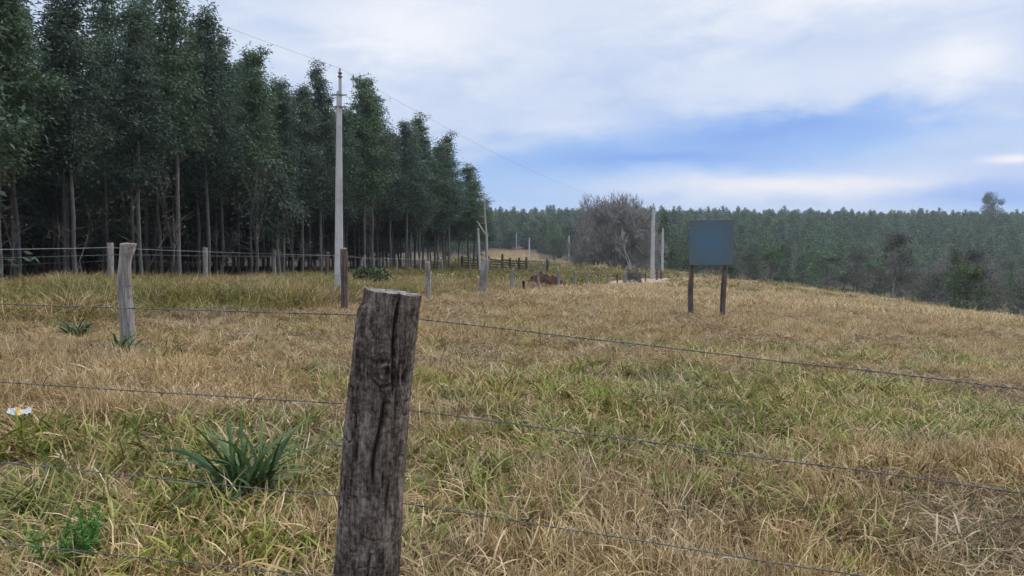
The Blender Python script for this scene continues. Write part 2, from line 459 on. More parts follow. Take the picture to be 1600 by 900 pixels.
def round_tree(seed, H=10., W=7., trunk=.25, n=3200, leaf=.42, lobes=22, flat=.75, low=.2):
    r = np.random.default_rng(seed)
    gt, gc = G(), G()
    zs = np.linspace(-.3, H * .62, 7)
    path = np.stack([np.cumsum(r.normal(0, .12, 7)), np.cumsum(r.normal(0, .12, 7)), zs], -1)
    tube(gt, path, np.linspace(trunk, trunk * .45, 7), 7)
    C, D, P0, P1 = [], [], [], []
    for k in range(lobes):
        a = r.uniform(0, 6.28); t = r.random()
        z = H * (low + (.93 - low) * t)
        w = W / 2 * math.sin(math.pi * min(1, .22 + t * .68)) ** .8
        q = w * math.sqrt(r.random()) * .85
        c = np.array([q * math.cos(a), q * math.sin(a), z])
        s = W * r.uniform(.09, .17)
        m = int(n / lobes * r.uniform(.6, 1.4))
        u = r.normal(size=(m, 3)); u /= np.linalg.norm(u, axis=1)[:, None]
        rr = u * (r.random((m, 1)) ** .45) * s * np.array([1.15, 1.15, flat])
        C.append(c + rr); dd = u + r.normal(0, .5, (m, 3)); D.append(dd)
        P0.append(path[r.integers(3, 7)]); P1.append(c)
    prisms(gt, P0, P1, np.full(len(P0), trunk * .28), np.full(len(P0), trunk * .06))
    C = np.concatenate(C); D = np.concatenate(D)
    leaves(gc, C, D, r.uniform(.6, 1.3, len(C)) * leaf, r.uniform(.7, 1.2, len(C)) * leaf * .55, 0, r)
    return gt, gc

def cone_tree(seed, H=14., W=4.2, n=1500, leaf=.6):
    r = np.random.default_rng(seed); gt, gc = G(), G()
    tube(gt, np.array([[0, 0, -.4], [.1, 0, H * .4], [0, .1, H * .93]]), [.16, .11, .02], 5)
    C, D = [], []
    for k in range(26):
        t = (k + r.random()) / 26; z = H * (.3 + .68 * t)
        w = W / 2 * (1 - t) ** .75 * min(1, .6 + 2 * t) + .15
        a = k * 2.4 + r.normal(0, .4); q = w * r.uniform(.35, .9)
        c = np.array([q * math.cos(a), q * math.sin(a), z]); m = int(n / 26 * (1.4 - t * .9))
        rr = r.normal(0, 1, (m, 3)) * (.26 * w + .16); C.append(c + rr); dd = rr + r.normal(0, .2, (m, 3)); dd[:, 2] += .1; D.append(dd)
    C = np.concatenate(C); D = np.concatenate(D)
    leaves(gc, C, D, r.uniform(.6, 1.3, len(C)) * leaf, r.uniform(.7, 1.2, len(C)) * leaf * .5, 0, r)
    return gt, gc

def bare_tree(seed, H=10., W=9., trunk=.3, depth=6, thick=.012, kids=(3, 4), spread=.55, leafs=0, fork=.12, decay=(.62, .82), lsz=1.0):
    r = np.random.default_rng(seed)
    gt, gc = G(), G()
    segs = {}
    tips = []
    def grow(p, d, l, rad, lev):
        q = p
        dd = d
        for s in range(2):
            dd = dd + r.normal(0, .12, 3); dd /= np.linalg.norm(dd)
            e = q + dd * l / 2
            segs.setdefault(lev, []).append((q, e, rad * (1 - .2 * s), rad * (1 - .2 * (s + 1))))
            q = e
        if lev >= depth:
            tips.append(q); return
        for k in range(r.integers(kids[0], kids[1] + 1)):
            nd_ = dd + r.normal(0, spread, 3); nd_[2] += .12
            nd_ /= np.linalg.norm(nd_)
            grow(p + (q - p) * r.uniform(.55, 1.0) if k else q, nd_, l * r.uniform(*decay), max(rad * .6, thick), lev + 1)
    if fork > .2:
        for k in range(7):
            a = k * .9 + r.normal(0, .2); d = np.array([math.cos(a) * fork, math.sin(a) * fork, 1.]); d /= np.linalg.norm(d)
            grow(np.array([math.cos(a) * .25, math.sin(a) * .25, -.2]), d, 1.0, trunk * .7, 0)
    else:
        grow(np.array([0, 0, -.2]), np.array([0, 0, 1.]), 1.0, trunk, 0)
    allp = np.array([s[1] for v in segs.values() for s in v])
    sz = H / allp[:, 2].max(); sw = W / 2 / np.quantile(np.hypot(allp[:, 0], allp[:, 1]), .97)
    S = np.array([sw, sw, sz])
    for lev, v in segs.items():
        P0 = np.array([s[0] for s in v]) * S; P1 = np.array([s[1] for s in v]) * S
        prisms(gt if lev <= 1 else gc, P0, P1, [s[2] for s in v], [s[3] for s in v], 0, 5 if lev <= 1 else 3)
    if leafs:
        tp = np.array(tips) * S
        C = tp[r.integers(0, len(tp), leafs)] + r.normal(0, .22, (leafs, 3))
        leaves(gc, C, r.normal(size=(leafs, 3)), r.uniform(.15, .4, leafs) * lsz, r.uniform(.08, .2, leafs) * lsz, 1, r)
    return gt, gc

def tree_meshes(nm, gt, gc, mt, mcs):
    return gt.mesh(nm + '_trunk', [mt], True), gc.mesh(nm + '_crown', mcs)

def put_tree(name, cat, meshes, loc, rz, sc, label, group=None, tilt=None):
    o = thing(name, label, cat, loc, group, rz); o.scale = sc
    link('trunk', meshes[0], o); link('crown', meshes[1], o)
    return o

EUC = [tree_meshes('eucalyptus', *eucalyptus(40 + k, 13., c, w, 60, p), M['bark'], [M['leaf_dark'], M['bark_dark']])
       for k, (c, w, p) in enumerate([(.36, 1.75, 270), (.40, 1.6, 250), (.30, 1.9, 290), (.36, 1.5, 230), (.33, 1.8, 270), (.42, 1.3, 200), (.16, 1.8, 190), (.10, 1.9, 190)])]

def edge(y): return -13 + (y - 24) * .216 - 3.2

trees = []
rows = 12
for k in range(rows):
    off = k * 2.75
    for j in range(40):
        y = 9 + j * 2.6 + rng.normal(0, .35) + off * .12
        x = edge(y) - off + rng.normal(0, .3)
        if y > 84 - k * .3 + rng.normal(0, 1): continue
        px = 800 + x / y * F
        if px < -420 or y < 11 or y < 21.5: continue
        trees.append((k, x, y, px))
seen = [t for t in trees if t[3] > -60]
rest = [t for t in trees if t[3] <= -60]
seen.sort(key=lambda t: math.hypot(t[1], t[2]))
indiv, extra = seen[:285], seen[285:] + rest
fr = sorted([t for t in indiv if t[0] == 0 and t[3] > 0], key=lambda t: t[3])
rank = {id(t): n for n, t in enumerate(fr)}
ORD = ['first', 'second', 'third', 'fourth', 'fifth', 'sixth', 'seventh', 'eighth', 'ninth', 'tenth', 'eleventh', 'twelfth', 'thirteenth', 'fourteenth',
       'fifteenth', 'sixteenth', 'seventeenth', 'eighteenth', 'nineteenth', 'twentieth', 'twenty-first', 'twenty-second', 'twenty-third', 'twenty-fourth',
       'twenty-fifth', 'twenty-sixth', 'twenty-seventh', 'twenty-eighth', 'twenty-ninth', 'thirtieth']
POLE_PX = 533
left_n = sum(1 for t in fr if t[3] < POLE_PX)
for t in indiv:
    k, x, y, px = t
    v = EUC[rng.integers(0, 6)] if k < 3 or rng.random() < .25 else EUC[rng.integers(6, 8)]
    s = np.clip(rng.normal(.955, .085), .75, 1.1)
    if rng.random() < .12: s *= 1.13
    s *= np.interp(y, [14, 25, 31, 40, 50, 62, 68, 74, 79, 84], [1.03, 1.02, .95, .98, .97, .98, .91, .81, .70, .58])
    w = s * rng.uniform(1.08, 1.34) * np.interp(y, [45, 60, 74, 84], [1, 1.2, 1.4, 1.6])
    if id(t) in rank:
        n = rank[id(t)]
        if n < left_n:
            lab = f"slender eucalyptus in the plantation's front row, {ORD[left_n - 1 - n]} one left of the tall concrete pole"
        else:
            lab = f"slender eucalyptus in the plantation's front row, {ORD[n - left_n]} one right of the tall concrete pole"
    elif k <= 2:
        lab = "tall dark eucalyptus just behind the front row of the plantation"
    else:
        lab = "tall dark eucalyptus standing deep inside the plantation"
    put_tree('eucalyptus', 'tree', v, (x, y, g1(x, y) - .05), rng.uniform(0, 6.28), (w, w, s), lab, 'eucalyptus trees of the plantation')

# --- geometry-node scatter for what nobody could count
def scatter(name, meshes, P, rot, scl, idx, label=None, cat=None):
    col = bpy.data.collections.new(name + '_sources')
    for n, me in enumerate(meshes):
        o = bpy.data.objects.new(f'{name}_source_{n:02d}', me); col.objects.link(o)
    pm = bpy.data.meshes.new(name); pm.vertices.add(len(P)); pm.vertices.foreach_set('co', np.asarray(P, np.float32).ravel())
    for nm, typ, data in (('rot', 'FLOAT_VECTOR', np.asarray(rot)), ('scl', 'FLOAT_VECTOR', np.asarray(scl)), ('idx', 'INT', np.asarray(idx))):
        a = pm.attributes.new(nm, typ, 'POINT')
        if typ == 'INT': a.data.foreach_set('value', data.astype(np.int32))
        else: a.data.foreach_set('vector', data.astype(np.float32).ravel())
    ng = bpy.data.node_groups.new(name, 'GeometryNodeTree')
    ng.interface.new_socket('Geometry', in_out='INPUT', socket_type='NodeSocketGeometry')
    ng.interface.new_socket('Geometry', in_out='OUTPUT', socket_type='NodeSocketGeometry')
    gi = ng.nodes.new('NodeGroupInput'); go = ng.nodes.new('NodeGroupOutput')
    ci = ng.nodes.new('GeometryNodeCollectionInfo'); ci.inputs['Collection'].default_value = col
    ci.inputs['Separate Children'].default_value = True; ci.inputs['Reset Children'].default_value = True
    ip = ng.nodes.new('GeometryNodeInstanceOnPoints'); ip.inputs['Pick Instance'].default_value = True
    def na(nm, t):
        n = ng.nodes.new('GeometryNodeInputNamedAttribute'); n.data_type = t; n.inputs['Name'].default_value = nm
        return [s for s in n.outputs if s.name == 'Attribute' and s.enabled][0]
    L = ng.links.new
    L(gi.outputs[0], ip.inputs['Points']); L(ci.outputs[0], ip.inputs['Instance'])
    L(na('idx', 'INT'), ip.inputs['Instance Index'])
    e2r = ng.nodes.new('FunctionNodeEulerToRotation'); L(na('rot', 'FLOAT_VECTOR'), e2r.inputs[0]); L(e2r.outputs[0], ip.inputs['Rotation'])
    L(na('scl', 'FLOAT_VECTOR'), ip.inputs['Scale']); L(ip.outputs[0], go.inputs[0])
    o = link(name, pm); md = o.modifiers.new('scatter', 'NODES'); md.node_group = ng
    tag(o, label, cat, None, 'stuff')
    return o

def merged(pair, mats):
    """trunk and crown generators of one tree as one source mesh"""
    gt, gc = pair; g = G()
    for s, off in ((gt, 0), (gc, 1)):
        base = g.n
        for V, A in zip(s.V, s.A): g.V.append(V); g.A.append(A); g.n += len(V)
        for Fa, m in s.Fs: g.Fs.append((Fa + base, m + off))
    return g.mesh('tree_source', mats)

ex = np.array([[t[1], t[2]] for t in extra])
deep = []
for k in range(16):
    for j in range(34):
        y = 12 + j * 3 + rng.normal(0, .5); x = edge(y) - 12 * 2.75 - k * 3.2 + rng.normal(0, .5)
        if y < 96 and 800 + x / y * F > -300: deep.append((x, y))
ex = np.concatenate([ex, np.array(deep)]) if len(ex) else np.array(deep)
src = [merged(eucalyptus(60 + k, 12.5, .03, 2.0, 50, 90, .32, .11), [M['bark'], M['leaf_dark'], M['bark_dark']]) for k in range(3)]
n = len(ex)
scatter('plantation_wood', src, np.column_stack([ex, gz(ex[:, 0], ex[:, 1])]),
        np.column_stack([np.zeros((n, 2)), rng.uniform(0, 6.28, n)]), np.repeat(rng.normal(1, .06, n)[:, None], 3, 1) * np.array([1.1, 1.1, 1]), rng.integers(0, 3, n),
        'dark mass of eucalyptus deep behind the front rows of the plantation', 'wood')

# leaning bare saplings along the plantation edge
SAP = [tree_meshes('bare_sapling', *bare_tree(80 + k, h, w, .03, 5, .005, (2, 3), .5, lf, .1, (.62, .82), .35), M['bark_dark'], [M['bark_dark'], M['leaf_brown']])
       for k, (h, w, lf) in enumerate([(4.2, 2.6, 160), (3.2, 2.8, 60), (5.0, 2.2, 240), (2.4, 2.2, 0)])]
saps = [(268, 27.5, 0, 'bare twiggy sapling beside the pale trunk left of the pole'), (232, 26.5, 1, 'low spreading leafless sapling behind the flared grey post'),
        (400, 32, 2, 'thin forked sapling halfway between flared post and concrete pole'), (15, 23.5, 0, 'bare forked sapling at the left end of the plantation'),
        (345, 29.5, 3, 'short leafless twiggy shrub under the plantation edge'), (455, 33, 0, 'brown twiggy sapling just left of the concrete pole'),
        (130, 25.5, 1, 'dry leaning sapling near the left end of the plantation'), (575, 46, 2, 'thin bare sapling right of the concrete pole'),
        (655, 56, 0, 'grey bare sapling under the far end of the plantation'), (705, 66, 1, 'bare low sapling left of the forked dead trunk')]
for px, d, v, lab in saps:
    p = at(px, d); put_tree('bare_sapling', 'sapling', SAP[v], p, rng.uniform(0, 6.28), (1, 1, rng.uniform(.85, 1.15)), lab, 'saplings along the plantation edge')
yt = eucalyptus(97, 5.2, .35, 1.3, 34, 170, .2, .06)
p = at(437, 33.5); put_tree('young_tree', 'tree', tree_meshes('young_tree', *yt, M['bark'], [M['leaf_dark'], M['twig']]), p, 1, (1, 1, 1),
                            'young leafy tree with low crown in front of the plantation, left of concrete pole')
bush = round_tree(99, 1.1, 1.5, .05, 900, .16, 12, .8, .15)
BUSHM = tree_meshes('low_shrub', *bush, M['bark_dark'], [M['leaf_olive']])
p = at(585, 27); put_tree('low_shrub', 'shrub', BUSHM, p, 0, (1, 1, .9), 'small dark green shrub in the verge right of the concrete pole')

# the big leafless tree
big = bare_tree(21, 13.0, 14.0, .36, 7, .028, (2, 4), .5, 9000, .62, (.66, .86), .42)
p = at(963, 122); put_tree('leafless_tree', 'tree', tree_meshes('leafless_tree', *big, M['twig'], [M['twig'], M['leaf_grey']]), p, .4, (1.14, 1.14, 1.04),
                           'big grey leafless tree with dense rounded crown at the end of the fence')
small = bare_tree(35, 5.6, 4.4, .10, 5, .016, (2, 3), .5, 0, .1)
p = at(986, 88); put_tree('bare_tree', 'tree', tree_meshes('bare_tree', *small, M['twig_pale'], [M['twig_pale']]), p, 1.1, (1, 1, 1),
                          'small pale bare tree in front of the big leafless tree')
shr = bare_tree(36, 1.5, 1.9, .03, 5, .009, (3, 4), .6, 150, .5)
p = at(988, 67); put_tree('dry_bush', 'bush', tree_meshes('dry_bush', *shr, M['twig'], [M['twig'], M['leaf_grey']]), p, 0, (1, 1, 1), 'grey dry bush on the fence line below the small pale bare tree')

# woodland in the valley and below the hill: individual trees
WOOD = {
 'green': [tree_meshes('valley_tree', *round_tree(110 + k, h, w, .22, 3000, .44, 22, .8, .22), M['bark_dark'], [M['leaf_hill']]) for k, (h, w) in enumerate([(11, 8), (13, 7), (9.5, 8.5)])],
 'grey': [tree_meshes('valley_tree', *round_tree(120 + k, h, w, .2, n_, .34, 20, .75, .25), M['twig'], [M['leaf_grey']]) for k, (h, w, n_) in enumerate([(10, 8.5, 3000), (9, 8, 1500), (11, 8, 3600)])] +
  [tree_meshes('valley_tree', *bare_tree(124, 10, 9, .2, 6, .022, (2, 3), .5, 1800, .5, (.62, .82), 1.2), M['twig'], [M['twig'], M['leaf_grey']])],
 'cone': [tree_meshes('valley_tree', *cone_tree(130 + k, h, w, 2600, .45), M['bark_dark'], [M['leaf_hill']]) for k, (h, w) in enumerate([(14, 5), (15, 5.4)])],
 'olive': [tree_meshes('valley_tree', *round_tree(140 + k, h, w, .2, 2600, .42, 18, .8, .1), M['bark_dark'], [M['leaf_olive']]) for k, (h, w) in enumerate([(7, 7.5), (8.5, 7)])],
}
LAB = {
 'green': ('round dark green tree in the wooded valley beyond the field crest', 'green trees in the valley'),
 'grey': ('grey nearly leafless tree in the wooded valley beyond the field crest', 'grey leafless trees in the valley'),
 'olive': ('low olive green tree in the wooded valley beyond the field crest', 'olive trees in the valley'),
 'cone': ('pointed green tree among the trees at the foot of the wooded hill', 'pointed trees at the foot of the hill')}
HILL_L = {'green': 'round green tree at the foot of the hill left of the big leafless tree',
          'olive': 'olive green tree at the foot of the hill left of the big leafless tree',
          'cone': 'pointed dark tree at the foot of the hill left of the big leafless tree'}
occupied = []
def free(x, y, m):
    for a, b in occupied:
        if (a - x) ** 2 + (b - y) ** 2 < m * m: return False
    occupied.append((x, y)); return True
def wood_tree(kind, x, y, lab, grp, s=None):
    s = (rng.uniform(.55, .8) if kind == 'cone' and x > 45 else rng.uniform(.75, 1.1)) if s is None else s
    v = WOOD[kind][rng.integers(0, len(WOOD[kind]))]
    put_tree('valley_tree', 'tree', v, (x, y, g1(x, y) - .2), rng.uniform(0, 6.28), (s * rng.uniform(.9, 1.1), s * rng.uniform(.9, 1.1), s), lab, grp)
cnt = 0
for _ in range(4000):
    if cnt >= 150: break
    px = rng.uniform(1020, 1690); d = 118 + 150 * rng.random() ** 1.2
    x = (px - 800) / F * d
    if x < 62 + max(0, 100 - d) or not free(x, d, 6.0): continue
    u = rng.random() + .45 * (px - 1040) / 560 - .22
    t = (d - 118) / 150
    kind = 'grey' if u > .56 and t < .8 else ('olive' if rng.random() < .3 and t < .4 else ('cone' if rng.random() < .3 + t * .4 else 'green'))
    wood_tree(kind, x, d, *LAB[kind]); cnt += 1
cnt = 0
for _ in range(3000):
    if cnt >= 70: break
    px = rng.uniform(690, 1060); d = rng.uniform(165, 300)
    x = (px - 800) / F * d
    if d < 238 and px < 925: continue
    if px < 842 and d < 305 and px > 762: continue
    if px < 762 and d < 200: continue
    if not free(x, d, 5.6): continue
    kind = 'olive' if rng.random() < .25 else ('cone' if rng.random() < .4 else 'green')
    wood_tree(kind, x, d, HILL_L[kind], 'trees at the foot of the hill'); cnt += 1
# dark bushes showing over the crest of the field
for px, d, s, kind, lab in [(1205, 112, .55, 'green', 'dark green bush over the field crest right of the blue sign'), (1512, 62, .42, 'green', 'dark green bush on the field crest near the right edge'),
                            (1080, 128, .5, 'olive', 'yellow green bush over the crest below the blue sign'), (1140, 122, .42, 'olive', 'low yellow green bush just right of the sign posts on the crest'),
                            (1360, 90, .5, 'grey', 'grey bush over the crest halfway between sign and right edge'), (1580, 58, .4, 'grey', 'grey dry bush on the crest at the right edge')]:
    x = (px - 800) / F * d
    v = WOOD[kind][0]
    put_tree('crest_bush', 'bush', v, (x, d, g1(x, d) - .3), rng.uniform(0, 6.28), (s, s, s), lab, 'bushes along the field crest')
# lone tree on the ridge
lone = round_tree(150, 16, 15, .5, 6500, .55, 34, .9, .28)
p = at(1548, 470); put_tree('lone_tree', 'tree', tree_meshes('lone_tree', *lone, M['bark_dark'], [M['leaf_dark']]), (p.x, p.y, p.z + 7.5), 0, (1.0, 1.0, 1.3), 'lone large dark tree rising above the ridge at right')

# the forest that covers the hill
src = [merged(cone_tree(160, 14, 4.6, 900, .75), [M['bark_dark'], M['leaf_hill']]), merged(cone_tree(161, 15.5, 4.2, 900, .75), [M['bark_dark'], M['leaf_hill']]),
       merged(cone_tree(162, 13, 5.2, 900, .75), [M['bark_dark'], M['leaf_hill']]), merged(round_tree(163, 11, 7.5, .2, 1300, .65, 18, .8, .2), [M['bark_dark'], M['leaf_hill']]),
       merged(round_tree(164, 10, 7, .2, 1300, .65, 18, .8, .2), [M['bark_dark'], M['leaf_olive']]), merged(bare_tree(165, 11, 8.5, .2, 5, .035, (2, 3), .5, 900, .5), [M['twig'], M['twig'], M['leaf_grey']])]
pts, ids = [], []
sp = 4.2
for y in np.arange(225, 640, sp):
    x0, x1 = -.48 * y - 20, .80 * y + 30
    for x in np.arange(x0, x1, sp):
        xx = x + rng.normal(0, 1.1); yy = y + rng.normal(0, 1.1)
        px = 800 + xx / yy * F
        if px < 925 and yy < 300 and xx < 45: continue
        if 760 < px < 836 and yy < 318: continue
        if yy < 300 and not free(xx, yy, 4.0): continue
        pts.append((xx, yy, g1(xx, yy) - .3))
        low = np.interp(yy, [240, 400], [1, 0]); rt = np.clip((px - 1150) / 450, 0, 1)
        u = rng.random()
        if u < .30 * low * rt + .02: ids.append(5)
        elif u < .45 * low + .12: ids.append(int(rng.integers(3, 5)))
        else: ids.append(int(rng.integers(0, 3)))
n = len(pts); s = np.clip(rng.normal(.86, .17, n), .5, 1.2)
scatter('hill_forest', src, pts, np.column_stack([np.zeros((n, 2)), rng.uniform(0, 6.28, n)]), np.repeat(s[:, None], 3, 1), ids,
        'dense green forest covering the far hill up to the ridge', 'forest')

# ------------------------------------------------------------------ posts
def post_geo(base, top, r0, r1, seed, sides=20, nz=26, rough=.12, mats=(0, 1), prof=None, cut=.0):
    """one weathered round post from base to top, local to base; the sawn end is a separate material"""
    g = G(); b = np.zeros(3); t = np.array(top) - np.array(base)
    s = np.linspace(0, 1, nz)
    P = b + s[:, None] * t
    P[:, 0] += r0 * .25 * vnoise(s * 3, seed); P[:, 1] += r0 * .25 * vnoise(s * 3, seed + 9)
    th = np.arange(sides) / sides * 2 * np.pi
    S, T = np.meshgrid(s, th, indexing='ij')
    sh = 1 + rough * (vnoise(np.cos(T) * 2.2, np.sin(T) * 2.2, S * 3, seed) + .6 * vnoise(np.cos(T) * 6, np.sin(T) * 6, S * 5, seed + 3))
    if prof is not None: sh = sh * prof(S, T)
    rad = r0 + (r1 - r0) * s
    tube(g, P, rad, sides, 0, None, False, sh)
    V = g.V[-1].reshape(nz, sides, 3)
    V[-1, :, 2] += cut * np.cos(th) + .10 * r1 * vnoise(np.cos(th) * 2, np.sin(th) * 2, seed)
    ring = V[-1]; c = ring.mean(0)
    inner = c + (ring - c) * .55 + np.array([0, 0, -.004])
    k = np.arange(sides); k2 = (k + 1) % sides
    g.add(np.vstack([ring, inner]), np.stack([k, k2, sides + k2, sides + k], -1), 1)
    g.add(np.vstack([inner, c[None] + [[0, 0, -.006]]]), np.stack([k, k2, np.full(sides, sides)], -1), 1)
    return g

def fence_post(px, d, h, lean_px, r, label, group, mat='post_grey', seed=0, r1=None, prof=None, dyn=0.0, cut=.0, name='fence_post'):
    b = at(px, d); b.z -= .06
    t = Vector((b.x + lean_px * d / F, b.y + dyn, b.z + h + .06))
    g = post_geo(b, t, r, r * .9 if r1 is None else r1, seed, prof=prof, cut=cut)
    o = link(name, g.mesh('fence_post', [M[mat], M['post_end']], True), None, b)
    tag(o, label, 'post', group)
    return o, b, t

MIDG, BACKG = 'posts of the pasture fence', 'posts of the plantation fence'
def flare(S, T):    # the leftmost pale post: swollen foot, waist and a splinter flaring to the right at its top
    return 1 + .75 * sstep(.84, 1.0, S) * np.clip(np.cos(T - math.pi * 1.5), 0, 1) ** 2 + .12 * np.sin(S * 9) * np.cos(T) - .12 * sstep(.6, .9, S)
mid = [
 (194, 9.7, 1.38, 2, .088, 'pale grey fence post with flared top, standing alone at left', 'post_grey', .08, flare),
 (539, 15.9, 1.40, -2, .085, 'dark brown fence post just right of the tall concrete pole foot', 'post_brown', .07, None),
 (669, 20.9, 1.16, -1, .080, 'grey fence post with wire tied round it, right of the big near post', 'post_grey', .07, None),
 (750, 26.3, 1.36, 9, .165, 'thick pale post leaning right in front of the forked dead trunk', 'post_grey', .12, None),
 (799, 30.7, 1.05, 3, .10, 'ragged grey fence post between the thick leaning post and red earth heap', 'post_grey', .06, None),
 (820, 33, .55, -3, .09, 'short charred stub of a post left of the red earth heap', 'black', .05, None),
 (842, 36, 1.0, -1, .065, 'thin grey post before the left end of the red earth heap', 'post_grey', .05, None),
 (873, 41.0, 1.2, -1, .07, 'grey post before the right end of the red earth heap', 'post_grey', .06, None),
 (898, 45, 1.0, 0, .085, 'first fence post right of the red earth heap', 'post_grey', .07, None),
 (918, 48.5, 1.05, -1, .075, 'second fence post right of the red earth heap', 'post_grey', .06, None),
 (935, 52, 1.0, 0, .07, 'third fence post right of the red earth heap', 'post_grey', .06, None),
 (950, 56, 1.15, 0, .075, 'fourth fence post right of the red earth heap', 'post_grey', .07, None),
 (964, 60, 1.0, 1, .07, 'fifth fence post right of the red earth heap', 'post_brown', .06, None),
 (977.5, 64, 1.25, 0, .085, 'pale straight fence post left of the grey dry bush', 'post_grey', .08, None),
 (1001, 71, 1.0, -2, .08, 'leaning fence post right of the grey dry bush', 'post_brown', .07, None),
 (1008, 73.5, 1.0, 1, .08, 'fence post left of the second concrete pole, next to a leaning one', 'post_brown', .07, None),
 (1026, 79, 1.3, 1, .11, 'dark fence post right against the second concrete pole', 'post_brown', .10, None),
 (1033, 82, 1.2, -1, .11, 'dark fence post at the foot of the thin third pole', 'post_brown', .10, None),
]
midp = []
for n_, (px, d, h, lean, r, lab, mt, r1, pf) in enumerate(mid):
    o, b, t = fence_post(px, d, h, lean, r, lab, MIDG, mt, 300 + n_, r1, pf, cut=.012)
    if lab.startswith('short charred'): continue
    midp.append((b, t))
back = [(173, 24), (320, 29), (428, 34), (511, 38.8), (570, 43.5), (620, 48.2), (656, 53), (690, 58)]
bl = ['light grey square-cut post behind the flared grey post, before the trees', 'grey plantation fence post first left of the two beside the concrete pole', 'pale plantation fence post nearer to the concrete pole at its left',
      'mossy dark plantation post just left of the concrete pole', 'thin pale plantation post first right of the concrete pole', 'pale plantation post second right of the concrete pole',
      'plantation post third right of the concrete pole', 'plantation post left of the forked dead trunk']
backp = []
for n_, ((px, d), lab) in enumerate(zip(back, bl)):
    o, b, t = fence_post(px, d, 1.45 if n_ < 4 else 1.35, [0, 2, 1, 1, 0, -1, 0, 1][n_], .10 if n_ < 4 else .075, lab, BACKG, 'post_brown' if n_ == 3 else 'post_grey', 400 + n_, None, None, cut=.01)
    backp.append((b, t))
p0, p1 = backp[0], backp[1]
ext0 = Vector((-17.4, 4, g1(-17.4, 4))), Vector((-17.4, 4, g1(-17.4, 4) + 1.62))

# ------------------------------------------------------------------ wires
def wire(name, label, pts, rad, mat, barbs=0.0, twist=False, group=None, sag=0.0, cat='wire'):
    pts = [np.array(p, float) for p in pts]
    D = [0]
    for a, b in zip(pts[:-1], pts[1:]): D.append(D[-1] + np.linalg.norm(b - a))
    step = .006 if twist else max(.35, D[-1] / 300)
    t = np.linspace(0, D[-1], int(D[-1] / step) + 2)
    P = np.stack([np.interp(t, D, [p[k] for p in pts]) for k in range(3)], -1)
    if sag:
        for a, b in zip(D[:-1], D[1:]):
            m = (t >= a) & (t <= b); u = (t[m] - a) / (b - a); P[m, 2] -= 4 * u * (1 - u) * sag * (b - a) ** 2
    g = G()
    if twist:
        P[:, 2] += .0025 * vnoise(t * 5, 0, 0, 3) ; P[:, 1] += .003 * vnoise(t * 4, 3)
        for ph in (0, math.pi):
            Q = P.copy(); Q[:, 2] += rad * 1.0 * np.sin(t / .045 * 6.28 + ph); Q[:, 1] += rad * 1.0 * np.cos(t / .045 * 6.28 + ph)
            tube(g, Q[::2], rad, 5, 0)
    else:
        tube(g, P, rad, 4, 0)
    if barbs:
        r = np.random.default_rng(int(D[-1] * 1000) % 9999)
        s = np.arange(.05, D[-1] - .05, barbs) + r.normal(0, .006, len(np.arange(.05, D[-1] - .05, barbs)))
        B = np.stack([np.interp(s, t, P[:, k]) for k in range(3)], -1)
        for k in range(2):
            a = r.uniform(0, 3.14, len(s)); off = np.stack([r.normal(0, .3, len(s)), np.cos(a), np.sin(a)], -1) * (.012 if twist else .02)
            prisms(g, B - off, B + off, np.full(len(s), rad * .75), np.full(len(s), rad * .4), 0, 4)
        if twist:
            dx = np.array([.006, 0, 0]); prisms(g, B - dx, B + dx, np.full(len(s), rad * 2.3), np.full(len(s), rad * 2.3), 0, 6)
    o = link(name, g.mesh(name, [M[mat]], True))
    return tag(o, label, cat, group)

NW = 'barbed strands of the near fence'
strands = [
 ('top barbed wire strand of the near fence, crossing just below the post top', [(0, 475), (560, 492), (650, 498), (1600, 608)]),
 ('second barbed wire strand from the top of the near fence', [(0, 597), (545, 631), (650, 642), (1600, 770)]),
 ('third barbed wire strand from the top of the near fence', [(0, 722), (530, 775), (635, 787), (1350, 901)]),
 ('lowest barbed wire strand of the near fence, low in the grass', [(0, 848), (475, 897), (620, 922), (1250, 1040)]),
]
def wd(px): return 2.58 + (1.95 - 2.58) * ((px / 1600))     # first guess of depth; the strands lie in one vertical plane
def fence_pt(px, py):
    # plane through (-1.79,2.58) and (1.35,1.95)
    u = (px - 800) / F; k = (1.95 - 2.58) / (1.35 + 1.79)
    c, s = math.cos(PITCH), math.sin(PITCH); v = (450 - py) / F; dy = c + v * s
    ux = u / dy; y = (2.58 + k * 1.79) / (1 - k * ux)
    return at(px, y, py)
for lab, pl in strands:
    q = [fence_pt(*p) for p in pl]
    a = q[0] + (q[0] - q[1]).normalized() * 4.0; b = q[-1] + (q[-1] - q[-2]).normalized() * 4.0
    wire('barbed_wire', lab, [a] + q + [b], .0012, 'wire', .115, True, NW)
# loose end of wire left of the near post
q = [fence_pt(556, 698), fence_pt(540, 697), fence_pt(525, 693), fence_pt(508, 694), fence_pt(492, 703)]
q = [Vector((p.x, p.y + .02 * i_, p.z)) for i_, p in enumerate(q)]
wire('loose_wire', 'short loose end of wire curling out left of the big near post', q, .0016, 'wire')

